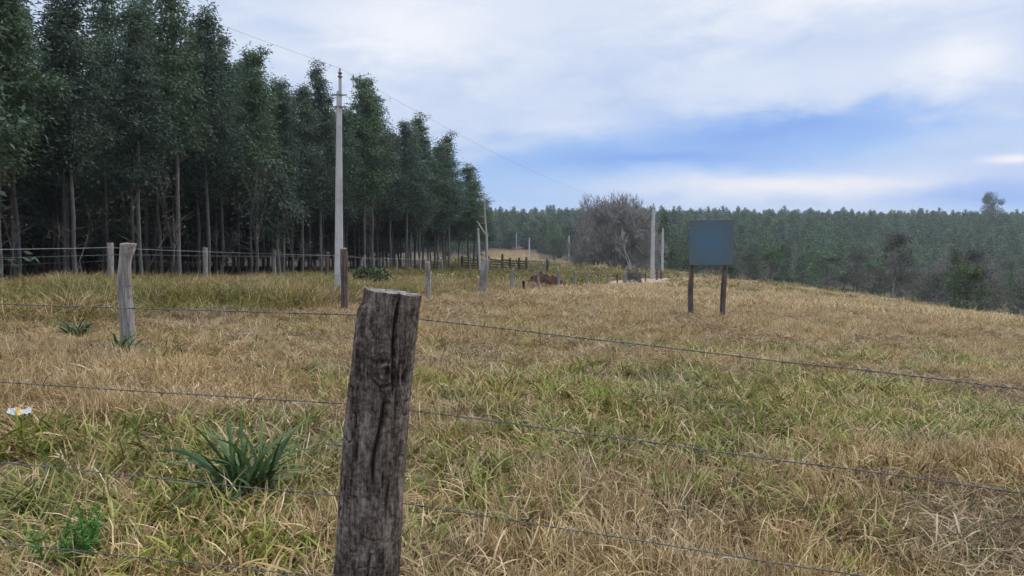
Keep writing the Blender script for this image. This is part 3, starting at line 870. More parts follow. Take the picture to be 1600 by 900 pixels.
MW, BW = 'strands of the pasture fence', 'strands of the plantation fence'
for h, nm in ((.90, 'top'), (.62, 'middle'), (.34, 'bottom')):
    pts = [Vector((-9.5, -2, g1(-9.5, -2) + h * 1.3))]
    for b, t in midp:
        u = h * 1.0; v = b.lerp(t, u); pts.append(Vector((v.x + .06, v.y - .08, v.z)))
    wire('fence_wire', f'{nm} thin wire strand strung along the pasture fence posts', pts, .0026, 'wire', .2, False, MW, .0006)
for h, nm in ((.90, 'top'), (.62, 'middle'), (.30, 'bottom')):
    pts = [ext0[0].lerp(ext0[1], h)]
    for b, t in backp:
        v = b.lerp(t, h); pts.append(Vector((v.x + .04, v.y - .10, v.z)))
    wire('fence_wire', f'{nm} pale wire strand of the fence along the plantation', pts, .005 if h > .8 else .0028, 'wire_pale' if h > .8 else 'wire', 0, False, BW, .0004)

# ------------------------------------------------------------------ the near post
def near_post():
    d = 2.12
    b = at(546, d, 1110); t = at(613, d, 454)
    L = (t - b).length
    sides, nz = 160, 420
    s = np.linspace(0, 1, nz); th = np.arange(sides) / sides * 2 * np.pi
    S, T = np.meshgrid(s, th, indexing='ij')
    Z = S * L
    g = G(); crack_shade = 0  # mask for shade painted into the cracks, notch and knot
    P = s[:, None] * np.array(t - b)[None]
    P[:, 0] += .010 * np.sin(s * 5 + .5)
    c_, s_ = np.cos(T), np.sin(T)
    sh = 1 + .07 * vnoise(c_ * 1.6, s_ * 1.6, Z * 2.2, 4) + .035 * vnoise(c_ * 4, s_ * 4, Z * 3, 6)
    # grain: long ridges along the axis, wandering a little
    W = T + .10 * vnoise(c_ * 1.5, s_ * 1.5, Z * 5, 8)
    gr = vnoise(np.cos(W) * 11, np.sin(W) * 11, Z * 2.2, 11) + .6 * vnoise(np.cos(W) * 24, np.sin(W) * 24, Z * 5, 12)
    sh += .012 * gr
    # drying cracks: sharp grooves where a wandering noise passes zero
    ck = np.abs(vnoise(np.cos(W) * 5.5, np.sin(W) * 5.5, Z * 1.3, 15)); m_ = np.exp(-(ck / .035) ** 2) * sstep(-.1, .4, vnoise(c_ * 2, s_ * 2, Z * 2.5, 16)); sh -= .10 * m_; crack_shade = np.maximum(crack_shade, m_)
    # cross checks and flaking on the left half
    ck2 = np.abs(vnoise(c_ * 3.5, s_ * 3.5, Z * 26 , 17)); m_ = np.exp(-(ck2 / .10) ** 2) * sstep(-.05, .45, vnoise(c_ * 1.5, s_ * 1.5, Z * 3, 18)); sh -= .045 * m_; crack_shade = np.maximum(crack_shade, .8 * m_)
    sh += .030 * vnoise(c_ * 16, s_ * 16, Z * 32, 19) * sstep(-.1, .4, vnoise(c_ * 2, s_ * 2, Z * 4, 20))
    # which angle faces the camera (tube frame: find it numerically)
    Tn = np.array((t - b).normalized()); A = np.cross(Tn, [1, 0, 0]); A /= np.linalg.norm(A); B = np.cross(Tn, A)
    view = np.array([-b.x, -b.y, 0]); view /= np.linalg.norm(view)
    ang = math.atan2(view @ B, view @ A)
    rt = np.array([1., 0, 0]); angr = math.atan2(rt @ B, rt @ A)
    sgn = math.copysign(1, math.sin(angr - ang))
    Q = ((T - ang + np.pi) % (2 * np.pi) - np.pi) * sgn          # + is to the right in the picture
    # knot with an eye, low on the right of the upper third
    zk = L * (1 - .175); kk = np.hypot((Q - .05) * .085, (Z - zk) * .8)
    crack_shade = np.maximum(crack_shade, .75 * np.exp(-((kk - .032) / .005) ** 2)); crack_shade = np.maximum(crack_shade, np.exp(-(np.hypot((Q - .12) * .085, (Z - zk) * .3) / .007) ** 2)); sh += .16 * np.exp(-(kk / .030) ** 2) + .040 * np.cos(kk * 420) * np.exp(-(kk / .040) ** 2) - .16 * np.exp(-(np.hypot((Q - .12) * .09, (Z - zk) * .45) / .009) ** 2)
    # bulge and dark notch on the right edge beside the knot
    m_ = np.exp(-(np.hypot((Q - .85) * .09, (Z - zk + .02) * .6) / .014) ** 2); sh -= .16 * m_; crack_shade = np.maximum(crack_shade, m_)
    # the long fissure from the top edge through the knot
    fs = np.abs(Q - .38 - .22 * vnoise(Z * 7, 0, 0, 22)); m_ = np.exp(-(fs / .06) ** 2) * sstep(L - .34, L - .15, Z); sh -= .2 * m_; crack_shade = np.maximum(crack_shade, m_)
    fs2 = np.abs(Q - .05 - .25 * vnoise(Z * 6, 0, 0, 24)); m_ = np.exp(-(fs2 / .07) ** 2) * sstep(L - .62, L - .5, Z) * (1 - sstep(L - .34, L - .26, Z)); sh -= .18 * m_; crack_shade = np.maximum(crack_shade, m_)
    # flattened, weather-planed strip low on the right
    sh -= .10 * np.exp(-((Q - .75) / .35) ** 2) * (1 - sstep(L - .62, L - .34, Z))
    # chipped shoulder at top left
    sh -= .24 * sstep(L - .062, L - .035, Z) * np.exp(-((Q + 1.45) / .55) ** 2)
    rad = np.interp(s, [0, .5, 1], [.098, .093, .0905])
    tube(g, P, rad, sides, 0, np.clip(crack_shade, 0, 1).ravel(), False, sh)
    V = g.V[-1].reshape(nz, sides, 3)
    V[-6:, :, 2] += np.linspace(0, 1, 6)[:, None] * (.003 * vnoise(np.cos(th) * 4, np.sin(th) * 4, 0, 31) - .002)[None]
    V[-1] = V[-1] + (V[-1].mean(0) - V[-1]) * .02
    ring = V[-1]; c = ring.mean(0)
    prev = ring; k = np.arange(sides); k2 = (k + 1) % sides
    for f in (.85, .6, .35, .12):
        cur = c + (ring - c) * f; cur[:, 2] += -.004 + .007 * vnoise(cur[:, 0] * 60, cur[:, 1] * 60, 0, 33)
        g.add(np.vstack([prev, cur]), np.stack([k, k2, sides + k2, sides + k], -1), 1); prev = cur
    g.add(np.vstack([prev, c[None]]), np.stack([k, k2, np.full(sides, sides)], -1), 1)
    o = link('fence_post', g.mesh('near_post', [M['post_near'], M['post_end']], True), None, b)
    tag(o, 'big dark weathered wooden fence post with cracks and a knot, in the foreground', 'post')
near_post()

# ------------------------------------------------------------------ utility poles
def pole(px, d, h, wb, wt, lean, label, detail=False, group='concrete utility poles', top_px=None):
    b = at(px, d)
    o = thing('utility_pole', label, 'pole', b, group)
    g = G(); n = 9
    rot = R(28)
    for k in range(n - 1):
        pass
    s = np.linspace(0, 1, n); w = wb + (wt - wb) * s
    ch = .22
    ring = np.array([[1, -1 + ch], [1, 1 - ch], [1 - ch, 1], [-1 + ch, 1], [-1, 1 - ch], [-1, -1 + ch], [-1 + ch, -1], [1 - ch, -1]]) / 2
    c, sn = math.cos(rot), math.sin(rot); ring = ring @ np.array([[c, sn], [-sn, c]])
    Vv = np.concatenate([np.stack([ring[:, 0] * w[i_] + lean * s[i_], ring[:, 1] * w[i_], np.full(8, -.3 + (h + .3) * s[i_])], -1) for i_ in range(n)])
    i_ = np.arange(n - 1)[:, None] * 8; j = np.arange(8)[None]; k = (j + 1) % 8
    g.add(Vv, np.stack([i_ + j, i_ + k, i_ + 8 + k, i_ + 8 + j], -1).reshape(-1, 4))
    g.add(np.vstack([Vv[-8:], Vv[-8:].mean(0)]), [[a, (a + 1) % 8, 8] for a in range(8)])
    link('shaft', g.mesh('pole_shaft', [M['concrete']]), o)
    top = Vector((lean, 0, h))
    if detail:
        for z, l in ((h - .10, .42), (h - .42, .46)):
            g = G(); box(g, (lean, 0, z), (wt * 1.25, wt * 1.25, .035)); box(g, (lean, -.01, z + .002), (l, .03, .03))
            link('clamp', g.mesh('clamp', [M['metal']]), o)
        g = G(); tube(g, [(lean + .03, 0, h - .35), (lean + .03, 0, h + .34)], .045, 8); link('bracket', g.mesh('bracket', [M['concrete']]), o)
        g = G(); z0 = h + .34
        prof = [(0, .03), (.03, .03), (.04, .065), (.08, .065), (.09, .035), (.13, .035), (.14, .06), (.18, .055), (.19, .03), (.25, .035), (.28, .02)]
        tube(g, [(lean + .03, 0, z0 + a) for a, r_ in prof], [r_ for a, r_ in prof], 12)
        link('insulator', g.mesh('insulator', [M['ceramic']], True), o)
        top = Vector((lean + .03, 0, h + .62))
    else:
        g = G(); tube(g, [(lean, 0, h), (lean, 0, h + .1), (lean, 0, h + .12), (lean, 0, h + .3)], [.03, .03, .07, .05], 8); link('insulator', g.mesh('insulator', [M['ceramic']], True), o)
        if d < 150:
            g = G(); box(g, (lean, 0, h - .25), (wt * 1.3, wt * 1.3, .05)); box(g, (lean, -.01, h - .248), (.5, .04, .04)); link('clamp', g.mesh('clamp', [M['metal']]), o)
        top = Vector((lean, 0, h + .3))
    return b + top
T1 = pole(529, 20.3, 5.62, .215, .12, .07, 'tall pale concrete utility pole in front of the eucalyptus plantation', True)
T2 = pole(1019, 81, 8.0, .40, .26, .08, 'second largest concrete pole, right of the big leafless tree')
T3 = pole(1034.5, 104, 6.6, .32, .21, .05, 'thin concrete pole close right of the second largest pole')
T4 = pole(889, 222, 8.2, .42, .3, 0, 'slim distant pole standing alone left of the big leafless tree')
T5 = pole(827, 236, 7.2, .42, .3, 0, 'distant pole to the right of the uphill dirt road')
T6 = pole(807, 318, 7.5, .42, .3, 0, 'farthest pole beside the top of the uphill dirt road')
pole(750, 74, 4.4, .26, .2, -.2, 'pale slim pole beside the forked dead trunk')
PL = 'overhead power lines'
prev = Vector((-27, -28, g1(-27, -28) + 9.2))
wire('power_line', 'overhead power line rising left from the tall concrete pole', [prev, T1], .003, 'wire', 0, False, PL, .0003, 'power line')
wire('power_line', 'overhead power line from the tall pole down to the second largest pole', [T1, T2], .0032, 'wire', 0, False, PL, .0003, 'power line')
wire('power_line', 'overhead power line between second largest pole and thin pole beside it', [T2, T3], .01, 'wire', 0, False, PL, .0003, 'power line')
q = at(1700, 190); q.z = T3.z - 6
wire('power_line', 'faint overhead power line crossing the valley at right', [T3, q], .012, 'wire', 0, False, PL, .0002, 'power line')
wire('power_line', 'distant overhead line from the second pole to the slim distant pole', [T2, T4], .012, 'wire', 0, False, PL, .0002, 'power line')
wire('power_line', 'distant overhead line between the two far poles left of the leafless tree', [T4, T5], .014, 'wire', 0, False, PL, .0002, 'power line')

# forked dead trunk behind the thick leaning post
g = G(); d = 70
A = lambda px, py: np.array(at(px, d, py)) - np.array(at(760, d))
b0 = np.array([0, 0, -.1])
tube(g, [b0, A(760.5, 395), A(760, 366)], [.16, .14, .13], 8)
tube(g, [A(760, 368), A(755, 361), A(748, 350), A(745, 345)], [.11, .09, .07, .03], 7)
tube(g, [A(760, 367), A(758, 340), A(757, 318), A(755.5, 298)], [.11, .085, .06, .025], 7)
r_ = np.random.default_rng(5); P0, P1 = [], []
for _ in range(22):
    y_ = r_.uniform(300, 350); p_ = A(757.5, y_); P0.append(p_); P1.append(p_ + np.array([r_.normal(0, .45), r_.normal(0, .3), r_.uniform(.0, .6)]))
prisms(g, P0, P1, np.full(22, .02), np.full(22, .008))
tag(link('dead_trunk', g.mesh('dead_trunk', [M['twig_pale']], True), None, at(760, d)), 'pale forked dead trunk rising behind the thick leaning post', 'dead tree')

# ------------------------------------------------------------------ wooden rail fence and gate
def rails(px0, px1, d0, d1, posts, label, seed, nr=5, h=1.35):
    r = np.random.default_rng(seed)
    o = thing('rail_fence', label, 'fence', at(px0, d0))
    org = np.array(at(px0, d0))
    def pt(px, z):
        d = d0 + (d1 - d0) * (px - px0) / (px1 - px0); q = at(px, d); return np.array([q.x, q.y, q.z + z]) - org
    for px, hh in posts:
        g = G(); tube(g, [pt(px, -.2), pt(px, hh * .6) + r.normal(0, .02, 3), pt(px, hh)], [.13, .125, .12], 9); link('post', g.mesh('post', [M['rail']], True), o)
    for (a, _), (b, _) in zip(posts[:-1], posts[1:]):
        for k in range(nr):
            z = .22 + k * (h - .35) / (nr - 1)
            g = G(); A_, B_ = pt(a, z + r.normal(0, .025)), pt(b, z + r.normal(0, .025)); A_[1] -= .15; B_[1] -= .15
            T_ = (B_ - A_) / np.linalg.norm(B_ - A_); up = np.array([0, 0, 1.]); S_ = np.cross(T_, up)
            rot = np.stack([T_, S_, up], 1); box(g, (A_ + B_) / 2, (np.linalg.norm(B_ - A_), .05, .13), rot=rot)
            link('rail', g.mesh('rail', [M['rail']]), o)
    return o
rails(763, 824, 78, 79, [(763, 1.6), (785, 1.85), (797, 1.5), (811, 1.6), (822.5, 1.7)], 'dark wooden rail fence of the cattle yard right of the dead trunk', 1)
rails(722, 747, 77, 77.5, [(722, 1.4), (734, 1.45), (747, 1.5)], 'short dark rail fence left of the forked dead trunk', 2)
o = thing('farm_gate', 'wide wooden rail gate at the right end of the cattle yard fence', 'gate', at(825, 79)); org = np.array(at(825, 79))
def pt(px, z): q = at(px, 79); return np.array([q.x, q.y - .05, q.z + z]) - org
for k in range(5):
    g = G(); z = .25 + k * .26; A_, B_ = pt(825, z), pt(852, z - .03); box(g, (A_ + B_) / 2, (B_[0] - A_[0], .05, .10)); link('rail', g.mesh('gate_rail', [M['twig']]), o)
for px in (825.5, 851.5):
    g = G(); box(g, pt(px, .75) - [0, .06, 0], (.12, .05, 1.3)); link('stile', g.mesh('stile', [M['twig']]), o)
g = G(); A_, B_ = pt(846, .2), pt(851, 1.25); tube(g, [A_ - [0, .1, 0], B_ - [0, .1, 0]], .05, 5); link('brace', g.mesh('brace', [M['twig']]), o)
fence_post(855, 79, 1.6, 0, .15, 'dark gate post at the right end of the wooden gate', None, 'rail', 511, name='gate_post')
for px, h, r_, lab in [(922.5, 1.7, .3, 'black stubby post, leftmost of three in the far meadow'), (928, 2.2, .42, 'thickest black post, middle of three in the far meadow'), (934, 1.7, .28, 'black stubby post, rightmost of three in the far meadow')]:
    fence_post(px, 150, h * .85, 0, r_ * .75, lab, 'black posts in the far meadow', 'black', int(px), name='charred_post')
for px, lab in [(915, 'thin far meadow post left of the three black posts'), (945, 'thin far meadow post right of the three black posts'), (953, 'pale post at the foot of the big leafless tree')]:
    fence_post(px, 148, 1.5, 0, .10, lab, 'thin posts in the far meadow', 'post_grey', int(px), name='meadow_post')

# red earth heap
g = G()
for cx, cy, sx, sy, h in ((0, 0, .72, .6, .42), (.85, .2, .55, .5, .30), (.4, -.2, .5, .4, .26)):
    a = np.linspace(0, 1, 12); th = np.linspace(0, 2 * np.pi, 28, endpoint=False)
    A_, T_ = np.meshgrid(a, th, indexing='ij')
    x_ = cx + A_ * np.cos(T_) * sx; y_ = cy + A_ * np.sin(T_) * sy
    z_ = 1.05 * h * np.cos(A_ * np.pi / 2) ** .8 * (1 + .5 * fbm(x_ * 3, y_ * 3, 0, 3, 8)) + .12 * fbm(x_ * 6, y_ * 6, 0, 2, 5) - .12 * A_ ** 4
    i_ = np.arange(11)[:, None] * 28; j = np.arange(28)[None]; k = (j + 1) % 28
    g.add(np.stack([x_, y_, z_], -1), np.stack([i_ + j, i_ + k, i_ + 28 + k, i_ + 28 + j], -1).reshape(-1, 4))
p = at(848, 43.5); tag(link('earth_heap', g.mesh('earth_heap', [M['red_soil']]), None, (p.x - .2, p.y, p.z + .32)), 'low heap of dark red earth behind the pasture fence', 'heap')

# ------------------------------------------------------------------ blue sign on two posts
o = thing('sign', 'faded blue sign board on two brown wooden posts in the field', 'sign', at(1104, 20.9))
org = np.array(at(1104, 20.9))
pl = [np.array(at(1079, 21.0)), np.array(at(1128, 20.7))]
tops = [np.array(at(1083.5, 21.0, 349)), np.array(at(1138, 20.7, 347))]
for n_, (b_, t_) in enumerate(zip(pl, tops)):
    b_ = b_ - [0, 0, .15]
    gp = post_geo(b_, t_, .078, .064, 600 + n_, 14, 24, .10)
    q = link('post', gp.mesh('sign_post', [M['post_brown'], M['post_end']], True), o, b_ - org)
g = G()
c0 = (tops[0] + tops[1]) / 2; wv = tops[1] - tops[0]; wv[2] = 0; T_ = wv / np.linalg.norm(wv); S_ = np.cross(T_, [0, 0, 1.])
rot = np.stack([T_, S_, np.array([0, 0, 1.])], 1)
cen = np.array(at(1111, 20.8, 379)) + S_ * .115
box(g, (0, 0, 0), (1.19, .03, 1.28))
for m_ in (-.35, .35):
    pass
bo = link('board', g.mesh('board', [M['board']]), o, cen - org, math.atan2(T_[1], T_[0]))
bv = bo.modifiers.new('bevel', 'BEVEL'); bv.width = .012; bv.segments = 2

# ------------------------------------------------------------------ sword-leaved plants, leafy plant, litter
def arcs(g, n, L, W, a0, a1, R_, r, mat=0, seg=6, az=None, zb=0.0, rnd=None, taper='tip'):
    """n curved blades: each starts near the centre and bends over from angle a0 to a1 off the vertical"""
    az = r.uniform(0, 6.28, n) if az is None else az
    L = r.uniform(*L, n); W = r.uniform(*W, n); A0 = r.uniform(*a0, n); A1 = r.uniform(*a1, n)
    q = np.sqrt(r.random(n)) * R_; b = r.uniform(0, 6.28, n)
    p = np.stack([q * np.cos(b), q * np.sin(b), r.random(n) * zb], -1)
    pts = [p.copy()]
    twist = r.normal(0, .5, n)
    for k in range(seg):
        t = (k + .5) / seg; a = A0 + (A1 - A0) * t
        p = p + np.stack([np.sin(a) * np.cos(az + twist * t), np.sin(a) * np.sin(az + twist * t), np.cos(a)], -1) * (L / seg)[:, None]
        pts.append(p.copy())
    pts = np.stack(pts, 1)
    ts = np.linspace(0, 1, seg + 1)
    w = (np.interp(ts, [0, .3, .75, 1], [.7, 1, .7, .06]))[None] * W[:, None] / 2
    sa = az + np.pi / 2 + r.normal(0, .5, n)
    side = np.stack([np.cos(sa), np.sin(sa), r.normal(0, .35, n)], -1); side /= np.linalg.norm(side, axis=1)[:, None]
    Vv = np.stack([pts - side[:, None] * w[..., None], pts + side[:, None] * w[..., None]], 2)    # n, seg+1, 2, 3
    base = np.arange(n)[:, None] * (seg + 1) * 2 + np.arange(seg)[None] * 2
    f = np.stack([base, base + 1, base + 3, base + 2], -1).reshape(-1, 4)
    g.add(Vv, f, mat, np.repeat(r.random(n) if rnd is None else rnd, (seg + 1) * 2))

def sword_plant(px, d, n, L, label, seed, W=(.020, .037)):
    r = np.random.default_rng(seed); g = G()
    arcs(g, n, L, W, (.02, .65), (.6, 2.3), .12, r, 0, 10, rnd=r.random(n) * .88)
    arcs(g, n // 5, (L[0] * .7, L[1] * .8), W, (.6, 1.1), (1.6, 2.3), .12, r, 0, 8, rnd=r.uniform(.93, 1, n // 5))
    p = at(px, d)
    return tag(link('sword_plant', g.mesh('sword_plant', [M['spike']], True), None, (p.x, p.y, p.z - .02)), label, 'plant')
sword_plant(378, 4.5, 112, (.36, .72), 'large dark green clump of sword-shaped leaves in the foreground', 1)
sword_plant(116, 10.2, 60, (.22, .42), 'smaller green clump of sword-shaped leaves left of the flared grey post', 2)
sword_plant(196, 9.4, 26, (.25, .45), 'few dark leaves growing at the foot of the flared grey post', 3)
g = G(); r_ = np.random.default_rng(4)
for k in range(16):
    a = r_.uniform(0, 6.28); q = r_.uniform(0, .12); h = r_.uniform(.14, .30)
    st = np.array([q * math.cos(a), q * math.sin(a), 0]); en = st + np.array([r_.normal(0, .05), r_.normal(0, .05), h])
    prisms(g, [st], [en], [.003], [.0015])
    m = 60; t_ = r_.random(m)[:, None]; C = st + (en - st) * (.25 + .75 * t_); D = np.concatenate([r_.normal(0, 1, (m, 2)), r_.uniform(.1, .9, (m, 1))], 1)
    leaves(g, C, D, r_.uniform(.03, .06, m), .009, 0, r_)
p = at(108, 3.35); tag(link('feathery_weed', g.mesh('feathery_weed', [M['bright']]), None, p), 'bright green feathery weed at the lower left', 'plant')
# crumpled wrapper
g = G(); n_ = 16
u, v = np.meshgrid(np.linspace(-.11, .11, n_), np.linspace(-.055, .055, n_ // 2))
z = .05 + .030 * vnoise(u * 32, v * 32, 0, 2) + .02 * vnoise(u * 70, v * 70, 0, 4)
Vv = np.stack([u + .012 * vnoise(u * 30, v * 30, 0, 7), v, z + v * .5], -1).reshape(-1, 3); nx_ = n_
k = (np.arange(n_ // 2 - 1)[:, None] * nx_ + np.arange(nx_ - 1)[None]).ravel(); q = np.stack([k, k + 1, k + nx_ + 1, k + nx_], -1)
cx_ = Vv[q].mean(1)[:, 0]; yel = (cx_ > -.035) & (cx_ < .02)
g.add(Vv, q[~yel], 0); g.add(Vv, q[yel], 1)
p = at(25, 5.6); o = link('wrapper', g.mesh('wrapper', [M['white_paper'], M['yellow_paper']]), None, (p.x, p.y, p.z + .125), .5); o.scale = (.7, .7, .5)
tag(o, 'crumpled white and yellow wrapper lying in the grass at left', 'litter')

# ------------------------------------------------------------------ grass
def tuft(seed, specs):
    r = np.random.default_rng(seed); g = G()
    for n, L, W, a0, a1, R_, zb, mi, seg in specs: arcs(g, n, L, W, a0, a1, R_, r, mi, seg, None, zb)
    return g
S3, ST = [M['straw'], M['mat'], M['green'], M['verge']], None
def tm(seed, specs): return tuft(seed, specs).mesh('grass_tuft', S3)
dryN = [tm(1, [(34, (.14, .32), (.004, .007), (.02, .45), (.1, 1.0), .12, .0, 0, 4), (26, (.10, .24), (.006, .012), (.3, 1.2), (.9, 2.3), .16, .08, 1, 4)]),
        tm(2, [(26, (.16, .36), (.004, .007), (.02, .6), (.2, 1.3), .13, .0, 0, 4), (30, (.09, .22), (.006, .013), (.4, 1.3), (1.1, 2.4), .17, .10, 1, 4)]),
        tm(3, [(44, (.14, .30), (.0035, .006), (.05, .6), (.3, 1.4), .11, .0, 0, 4), (18, (.10, .24), (.006, .012), (.2, 1.0), (.9, 2.2), .14, .05, 0, 4)]),
        tm(4, [(34, (.09, .25), (.006, .014), (.8, 1.5), (1.2, 2.2), .19, .13, 1, 4), (14, (.12, .30), (.004, .008), (.2, 1.1), (.6, 1.9), .15, .04, 0, 4)]),
        tm(5, [(32, (.09, .24), (.007, .015), (.7, 1.5), (1.2, 2.3), .20, .11, 1, 4), (12, (.14, .34), (.004, .007), (.7, 1.4), (1.1, 1.9), .2, .10, 0, 4)]),
        tm(6, [(22, (.14, .32), (.004, .007), (.02, .5), (.1, 1.1), .12, .0, 0, 4), (20, (.10, .22), (.006, .013), (.3, 1.2), (.9, 2.3), .16, .08, 1, 4), (12, (.09, .22), (.006, .012), (.1, .9), (.6, 1.8), .14, .03, 2, 4)]),
        tm(7, [(16, (.16, .34), (.004, .007), (.02, .6), (.2, 1.2), .13, .0, 0, 4), (22, (.09, .22), (.007, .014), (.4, 1.3), (1.1, 2.4), .17, .09, 1, 4), (16, (.09, .20), (.007, .012), (.1, .9), (.6, 1.8), .15, .04, 2, 4)]),
        tm(8, [(28, (.09, .24), (.007, .014), (.8, 1.5), (1.2, 2.2), .19, .12, 1, 4), (14, (.09, .20), (.007, .013), (.2, 1.0), (.8, 1.9), .16, .06, 2, 4)])]
greenN = [tm(11, [(22, (.10, .24), (.008, .014), (.1, .8), (.7, 1.8), .13, 0, 2, 4), (14, (.10, .26), (.008, .015), (.4, 1.3), (1, 2.2), .16, .06, 1, 4), (6, (.14, .3), (.005, .008), (.1, .8), (.4, 1.4), .13, 0, 0, 4)]),
          tm(12, [(24, (.09, .20), (.008, .015), (.2, 1.0), (.8, 2.0), .14, 0, 2, 4), (14, (.12, .28), (.006, .012), (.1, 1.1), (.6, 2.0), .15, .03, 0, 4)]),
          tm(13, [(16, (.14, .30), (.011, .019), (.1, .8), (.8, 1.9), .12, 0, 2, 5), (20, (.10, .26), (.008, .016), (.6, 1.4), (1.2, 2.2), .18, .08, 1, 4)]),
          tm(14, [(16, (.10, .20), (.007, .013), (.2, 1.0), (.7, 1.9), .15, 0, 2, 4), (16, (.10, .22), (.007, .013), (.2, 1.1), (.7, 2.0), .15, .03, 3, 4), (8, (.10, .26), (.008, .014), (.6, 1.4), (1.1, 2.1), .16, .06, 1, 4)])]
vergeN = [tm(21, [(40, (.30, .66), (.009, .016), (.05, .6), (1.0, 2.3), .18, 0, 3, 6), (16, (.25, .55), (.007, .012), (.1, .7), (.6, 1.9), .2, 0, 0, 4), (10, (.2, .45), (.010, .016), (.4, 1.3), (1.2, 2.3), .2, .12, 1, 4)]),
          tm(22, [(44, (.26, .60), (.009, .016), (.05, .7), (1.1, 2.4), .2, 0, 3, 6), (14, (.24, .45), (.010, .016), (.1, .7), (.9, 2.0), .2, 0, 2, 4)]),
          tm(23, [(22, (.30, .62), (.009, .015), (.05, .6), (.9, 2.2), .2, 0, 3, 6), (34, (.2, .55), (.008, .014), (.3, 1.2), (1.0, 2.3), .22, .14, 1, 5), (10, (.3, .6), (.006, .010), (.05, .5), (.3, 1.2), .18, 0, 0, 4)])]
dryF = [tm(31, [(20, (.22, .45), (.015, .026), (.05, .7), (.4, 1.6), .32, 0, 0, 2), (8, (.2, .35), (.018, .03), (.6, 1.3), (1.2, 2.0), .34, .08, 1, 2)]),
        tm(32, [(22, (.2, .4), (.015, .026), (.1, .8), (.5, 1.7), .36, 0, 0, 2), (6, (.15, .3), (.018, .03), (.3, 1), (.8, 1.8), .3, 0, 3, 2)]),
        tm(33, [(14, (.2, .4), (.015, .026), (.1, .8), (.5, 1.7), .36, 0, 0, 2), (14, (.2, .4), (.018, .03), (.6, 1.4), (1.1, 2.0), .36, .1, 1, 2)])]
vergeF = [tm(41, [(30, (.3, .7), (.022, .036), (.05, .6), (.6, 1.7), .36, 0, 3, 3)]), tm(42, [(22, (.3, .65), (.022, .036), (.05, .6), (.6, 1.7), .36, 0, 3, 3), (12, (.25, .6), (.02, .03), (.1, .8), (.6, 1.7), .36, 0, 0, 3)])]

MX = np.array([p[0].x for p in midp]); MY = np.array([p[0].y for p in midp])
def midx(y): return np.interp(y, np.concatenate([[-20], MY, [120]]), np.concatenate([[-13.5], MX, [MX[-1] + 9.5]]))
RP = np.array([(-14, -5), (-11.5, 10), (-8.6, 25), (-2.2, 45), (4.2, 58), (10.5, 70), (16.5, 82), (24, 96), (34, 118), (46, 150)], float)
def roadx(y): return np.interp(y, RP[:, 1], RP[:, 0])

def gpt(px, py):
    """rough ground point under a photograph pixel"""
    d = 6.
    for _ in range(40):
        q = at(px, d); z = EYE - (py - 400) / F * d
        d = max(1.0, d + (z - q.z) * 4 if abs(z - q.z) > .001 else d); d = min(d, 200)
    return at(px, d)
blobs = [(900, 610, 2.2, 1.6, .9), (1150, 620, 2.6, 1.4, .75), (1400, 640, 2.6, 1.6, .8), (800, 700, 1.3, .8, .55), (1050, 680, 1.3, .9, .6), (1300, 660, 1.6, 1.0, .7), (120, 830, 1.0, .9, 1.0),
         (250, 720, 1.1, .7, 1.1), (380, 720, .9, .6, 1.2), (180, 690, .6, .4, .8), (60, 740, .9, .7, .8), (450, 680, .8, .6, .5), (760, 840, .5, .5, .6), (950, 760, .9, .6, .4), (1500, 850, .6, .5, .45), (880, 520, 2.0, 2.0, .3), (470, 505, 2, 1.4, .5),
         (720, 760, .5, .5, .5), (1180, 560, 3.0, 2., .35), (1500, 570, 3, 2., .5), (400, 860, .6, .4, .4), (1150, 720, 1., .6, .5)]
BL = [(gpt(a, b).x, gpt(a, b).y, sx, sy, w) for a, b, sx, sy, w in blobs]
def greenness(x, y):
    v = -.20 + .36 * fbm(x * .8, y * .8, 0, 3, 41) + .12 * fbm(x * .2, y * .2, 0, 2, 44)
    for cx, cy, sx, sy, w in BL: v = v + .74 * w * np.exp(-((x - cx) / sx) ** 2 - ((y - cy) / sy) ** 2)
    return v

def cloud(n, xr, yr, fn):
    x = rng.uniform(*xr, n); y = rng.uniform(*yr, n); m = fn(x, y); return x[m], y[m]
def infr(x, y, m=1.5): return np.abs(x) < .72 * y + m
def rots(n, tilt=.15): return np.column_stack([rng.normal(0, tilt, n), rng.normal(0, tilt, n), rng.uniform(0, 6.28, n)])
dP, dS, dI, gP, gS, gI, vP, vS, vI = [], [], [], [], [], [], [], [], []
def push(Ps, Ss, Is, x, y, s, idx, zoff=0):
    Ps.append(np.column_stack([x, y, gz(x, y) - .015 + zoff])); Ss.append(s); Is.append(idx)
post_b = at(563, 2.12)
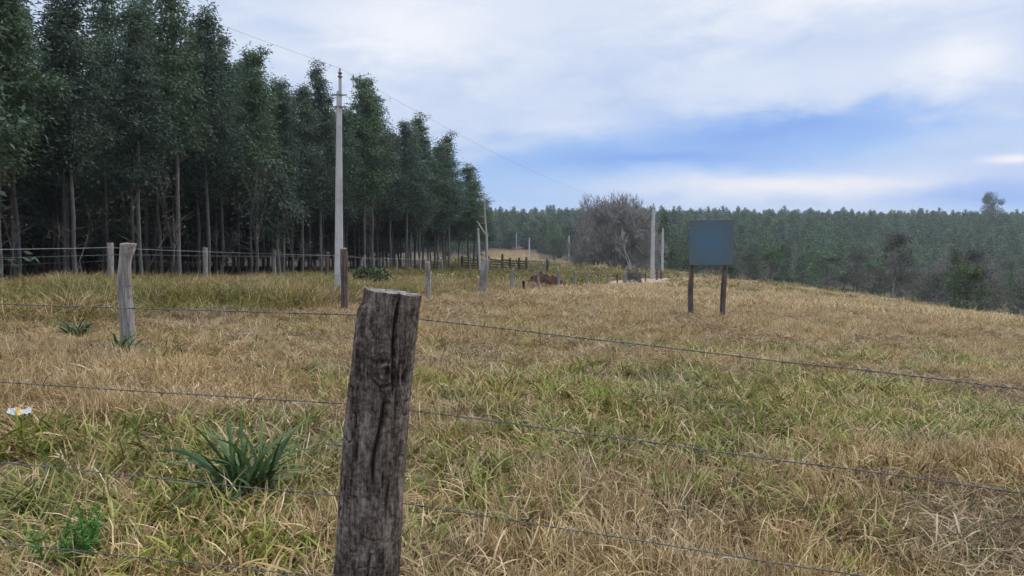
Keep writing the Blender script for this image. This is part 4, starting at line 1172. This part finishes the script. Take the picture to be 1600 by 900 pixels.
# near and middle field
for yr, dens in (((.9, 4.5), 84), ((4.5, 9), 54), ((9, 16), 34), ((16, 30), 22)):
    area = (yr[1] - yr[0]) * 2 * (.72 * yr[1] + 2)
    x, y = cloud(int(area * dens), (-.72 * yr[1] - 2, .72 * yr[1] + 2), yr, lambda x, y: infr(x, y, 2) & (x > midx(y) - 1.7 - np.clip(12 - y, 0, 9) * 3) & (np.hypot(x, y) > 1.0))
    gv = greenness(x, y) + rng.normal(0, .17, len(x))
    isg = gv > .26
    hgt = np.interp(y, [0, 5, 8, 11, 30], [1.0, .95, .75, .62, .60]) * np.clip(1 - .55 * np.clip(gv + .1, -.2, .8), .45, 1.15) * np.clip(1.0 + .35 * fbm(x * .5, y * .5, 0, 2, 47), .6, 1.4)
    k = ~isg; n = k.sum()
    lie = fbm(x * .6, y * .6, 0, 2, 52)
    idx = np.where(lie[k] + rng.normal(0, .30, n) > .0, rng.integers(3, 5, n), rng.integers(0, 3, n))
    idx = np.where(gv[k] + rng.normal(0, .08, n) > .02, rng.integers(5, 8, n), idx)
    s = rng.uniform(.65, 1.2, n) * (1 + .35 * sstep(8, 25, y[k])); push(dP, dS, dI, x[k], y[k], np.column_stack([s, s, s * hgt[k]]), idx)
    n = isg.sum(); s = rng.uniform(.7, 1.25, n) * (1 + .35 * sstep(8, 25, y[isg])); push(gP, gS, gI, x[isg], y[isg], np.column_stack([s, s, s * rng.uniform(.7, 1.1, n)]), rng.integers(0, 4, n))
# far field out to the crest
for yr, dens, sc in (((28, 60), 7, 1.25), ((60, 135), 3.2, 1.7)):
    x, y = cloud(int((yr[1] - yr[0]) * 75 * dens), (-20, 55), yr, lambda x, y: infr(x, y, 4) & (x > midx(y)) & (np.abs(x - roadx(y)) > 2.2))
    n = len(x); gv = .5 * fbm(x * .15, y * .15, 0, 3, 55); s = sc * rng.uniform(.7, 1.2, n)
    push(dP, dS, dI, x, y, np.column_stack([s, s, s * rng.uniform(.6, 1.0, n) * np.clip(1 + .3 * gv, .6, 1.3) / sc ** .6]), 8 + np.where(fbm(x * .22, y * .3, 0, 2, 72) + rng.normal(0, .3, n) > .15, 2, np.where(fbm(x * .3, y * .3, 0, 2, 75) + rng.normal(0, .25, n) > .1, 1, 0)))
m_ = (fbm(x * .35, y * .35, 0, 2, 78) > .48) & (rng.random(n) < .4); s = s[m_]; push(vP, vS, vI, x[m_], y[m_], np.column_stack([s, s, s * .6]), 3 + rng.integers(0, 2, m_.sum()))
# far meadow left of the road
x, y = cloud(16000, (-12, 48), (80, 236), lambda x, y: infr(x, y, 4) & (x < roadx(y) - 2.4) & (x > (y - 100) * .02 - 10))
n = len(x); s = rng.uniform(1.6, 2.6, n); isg = fbm(x * .06, y * .06, 0, 2, 57) + (110 - y) / 60 + rng.normal(0, .3, n) > .1
k = ~isg; push(dP, dS, dI, x[k], y[k], np.column_stack([s[k], s[k], s[k] * .45]), 8 + rng.integers(0, 3, k.sum()))
push(vP, vS, vI, x[isg], y[isg], np.column_stack([s[isg], s[isg], s[isg] * .45]), 3 + rng.integers(0, 2, isg.sum()))
# clearing on the hill beside the upper road
x, y = cloud(6000, (-14, 10), (225, 325), lambda x, y: (np.abs(800 + x / y * F - 795) < 45))
n = len(x); s = rng.uniform(1.8, 2.8, n); push(dP, dS, dI, x, y, np.column_stack([s, s, s * .6]), 8 + rng.integers(0, 3, n))
# tall verge between the two fences
for yr, dens, near in (((8, 26), 24, True), ((26, 45), 12, True), ((45, 95), 6.5, False)):
    x, y = cloud(int((yr[1] - yr[0]) * 40 * dens), (-26, 14), yr, lambda x, y: (x < midx(y) - .9 - np.clip(14 - y, 0, 6) * .6) & (x > edge(y) - .2 - 1.2 * rng.random(len(x))) & ((np.abs(x - roadx(y)) > 1.7) | (y < 53)) & (np.abs(x) < .75 * y + 3))
    n = len(x); s = rng.uniform(.75, 1.2, n); hh = np.clip(1.0 + .95 * fbm(x * .65, y * .65, 0, 2, 61), .3, 1.8) * np.interp(y, [8, 13, 18, 30, 70], [.5, .85, .60, .56, .5])
    dry = fbm(x * .3, y * .3, 0, 2, 66) + rng.normal(0, .25, n) > .12
    if near: push(vP, vS, vI, x, y, np.column_stack([s, s, s * hh]), np.where(dry, 2, rng.integers(0, 2, n)))
    else: push(vP, vS, vI, x, y, np.column_stack([s * 1.3, s * 1.3, s * hh]), 3 + rng.integers(0, 2, n))
# thin undergrowth under the first rows of trees
x, y = cloud(1500, (-40, 4), (14, 86), lambda x, y: (x < edge(y)) & (x > edge(y) - 7))
n = len(x); s = rng.uniform(.6, 1.0, n); push(vP, vS, vI, x, y, np.column_stack([s, s, s * .7]), rng.integers(0, 3, n))
for nm, src, Ps, Ss, Is, lab in (('dry_grass', dryN + dryF, dP, dS, dI, 'dry straw-coloured pasture grass covering the field'),
                                 ('green_grass', greenN, gP, gS, gI, 'fresh green grass growing in patches of the field'),
                                 ('verge_grass', vergeN + vergeF, vP, vS, vI, 'tall yellow green grass on the verge before the plantation')):
    P = np.concatenate(Ps); scatter(nm, src, P, rots(len(P), .34 if nm == 'verge_grass' else .18), np.concatenate(Ss), np.concatenate(Is), lab, 'grass')
    print(nm, len(P))

# ------------------------------------------------------------------ air
HAZE = 0.00025
if HAZE:
    m, nt = new_mat('haze_air')
    v = nd(nt, 'ShaderNodeVolumePrincipled', {'Color': (.78, .83, .90, 1), 'Density': HAZE, 'Anisotropy': .2})
    oo = nt.nodes.new('ShaderNodeOutputMaterial'); nt.links.new(v.outputs[0], oo.inputs['Volume'])
    zmin, zmax = float(V[:, 2].min()) - 1.5, 62.
    g = G(); box(g, (0, 720, (zmin + zmax) / 2), (2420, 1580, zmax - zmin)); tag(link('haze', g.mesh('haze', [m])), kind='stuff')

# ------------------------------------------------------------------ camera, light, sky
cam = bpy.data.cameras.new('camera'); co = bpy.data.objects.new('camera', cam); COL.objects.link(co)
cam.sensor_width = 36; cam.lens = F / 1600 * 36; cam.clip_end = 4000; cam.clip_start = .05
co.location = (0, 0, EYE); co.rotation_euler = (R(90) - PITCH, 0, 0)
SC.camera = co

SUN_EL, SUN_AZ = R(46), R(55)       # a veiled sun high ahead to the right; azimuth from +y towards +x
sl = bpy.data.lights.new('sun', 'SUN'); sl.energy = 1.5; sl.angle = R(12); sl.color = (1, .95, .87)
so = bpy.data.objects.new('sun', sl); COL.objects.link(so)
dv = Vector((math.sin(SUN_AZ) * math.cos(SUN_EL), math.cos(SUN_AZ) * math.cos(SUN_EL), math.sin(SUN_EL)))
so.rotation_euler = dv.to_track_quat('Z', 'Y').to_euler(); so.location = (40, 30, 60)

w = bpy.data.worlds.new('World'); SC.world = w; w.use_nodes = True
nt = w.node_tree; nt.nodes.clear()
BS = .10
sky = nd(nt, 'ShaderNodeTexSky', sky_type='NISHITA'); sky.sun_disc = False; sky.sun_elevation = SUN_EL; sky.sun_rotation = SUN_AZ
sky.air_density = 1.0; sky.dust_density = .6; sky.ozone_density = 2.0
tc = nd(nt, 'ShaderNodeTexCoord').outputs['Generated']
xyz = nd(nt, 'ShaderNodeSeparateXYZ', {0: tc})
x_, y_, z_ = xyz.outputs
az = mathn(nt, 'ARCTAN2', x_, y_); el = mathn(nt, 'ARCSINE', z_)
# cloud-deck coordinates: streets flatten towards the horizon
vv = nd(nt, 'ShaderNodeCombineXYZ', {0: mathn(nt, 'MULTIPLY', az, 3.2), 1: mathn(nt, 'MULTIPLY', el, 9.0), 2: 0.0}).outputs[0]
n1 = noise(nt, vv, 1.6, 7, .58, .35); n2 = noise(nt, vv, .7, 4, .5); n3 = noise(nt, vv, 3.6, 7, .62, .5); n3c = mathn(nt, 'SUBTRACT', n3, .5)
n1c = mathn(nt, 'SUBTRACT', n1, .5); n2c = mathn(nt, 'SUBTRACT', n2, .5)
def blob(px, py, hw, hh, tilt=0.0, wob=1.0):
    a0 = math.atan((px - 800) / F); e0 = math.atan((400 - py) / F * math.cos(a0))
    da = mathn(nt, 'SUBTRACT', az, a0); de = mathn(nt, 'SUBTRACT', el, e0)
    de = mathn(nt, 'ADD', de, mathn(nt, 'MULTIPLY', da, tilt))
    da = mathn(nt, 'DIVIDE', mathn(nt, 'ADD', da, mathn(nt, 'MULTIPLY', n2c, .30 * wob)), hw / F)
    de = mathn(nt, 'DIVIDE', mathn(nt, 'ADD', de, mathn(nt, 'MULTIPLY', n1c, .075 * wob)), hh / F)
    de = mathn(nt, 'ADD', de, mathn(nt, 'MULTIPLY', n3c, 1.5 * wob)); da = mathn(nt, 'ADD', da, mathn(nt, 'MULTIPLY', n3c, .8 * wob))
    r2 = mathn(nt, 'ADD', mathn(nt, 'MULTIPLY', da, da), mathn(nt, 'MULTIPLY', de, de))
    return mathn(nt, 'EXPONENT', mathn(nt, 'MULTIPLY', r2, -1.0), 0.0)
def addm(lst, gain):
    s = None
    for l in lst: s = l if s is None else mathn(nt, 'ADD', s, l)
    return mathn(nt, 'MULTIPLY', s, gain, clamp=True)
gap = addm([blob(1180, 218, 250, 42), blob(980, 262, 300, 34), blob(1330, 203, 130, 22), blob(1580, 302, 130, 34), blob(800, 300, 330, 52)], .95)
deep = addm([blob(1200, 205, 190, 26, 0, .8), blob(1010, 252, 190, 16, 0, .8), blob(1560, 300, 120, 22, 0, .8)], .75)
warm = addm([blob(1230, 292, 230, 18, 0, .7), blob(1580, 251, 30, 6, 0, .2)], 1.0)
white = addm([blob(1330, -25, 330, 60), blob(640, 50, 200, 60), blob(1440, 110, 60, 30)], .75)
pale = addm([blob(885, 200, 130, 16, 0, .8), blob(1250, 130, 220, 26)], .7)
S = 1 / BS
deck_a, deck_b = tuple(c * S for c in (.38, .46, .63)), tuple(c * S for c in (.485, .55, .67))
deck = mixc(nt, ramp(nt, mathn(nt, 'ADD', mathn(nt, 'MULTIPLY', n1, .55), mathn(nt, 'MULTIPLY', n3, .45)), [(.36, (0, 0, 0)), (.62, (1, 1, 1))]), deck_a, deck_b)
blue = mixc(nt, .8, sky.outputs[0], tuple(c * S for c in (.205, .355, .65)))
blue = mixc(nt, mathn(nt, 'MULTIPLY', mathn(nt, 'MULTIPLY', n3, n3), .9), blue, deck_a)
c = mixc(nt, gap, deck, blue)
c = mixc(nt, deep, c, tuple(v_ * S for v_ in (.15, .28, .62)))
c = mixc(nt, pale, c, tuple(v_ * S for v_ in (.53, .58, .69)))
c = mixc(nt, warm, c, tuple(v_ * S for v_ in (.66, .65, .68)))
c = mixc(nt, white, c, tuple(v_ * S for v_ in (.71, .715, .74)))
# an overcast sky is brightest overhead
zen = nd(nt, 'ShaderNodeMapRange', {'Value': el, 'From Min': R(24), 'From Max': R(70), 'To Min': 1.0, 'To Max': 3.9}, interpolation_type='SMOOTHSTEP').outputs[0]
vm = nd(nt, 'ShaderNodeVectorMath', {0: c, 3: zen}, operation='SCALE'); c = vm.outputs[0]
bg = nd(nt, 'ShaderNodeBackground', {'Color': c, 'Strength': BS})
wo = nt.nodes.new('ShaderNodeOutputWorld'); nt.links.new(bg.outputs[0], wo.inputs['Surface'])

SC.view_settings.view_transform = 'Standard'; SC.view_settings.look = 'None'; SC.view_settings.gamma = 1; SC.view_settings.use_curve_mapping = False
SC.view_settings.exposure = 0.45
SC.render.engine = 'CYCLES'
cy = SC.cycles
cy.max_bounces = 6; cy.diffuse_bounces = 2; cy.glossy_bounces = 2; cy.transmission_bounces = 3; cy.volume_bounces = 0; cy.transparent_max_bounces = 8
cy.use_denoising = True; cy.caustics_reflective = False; cy.caustics_refractive = False
cy.use_adaptive_sampling = True; cy.adaptive_threshold = .02
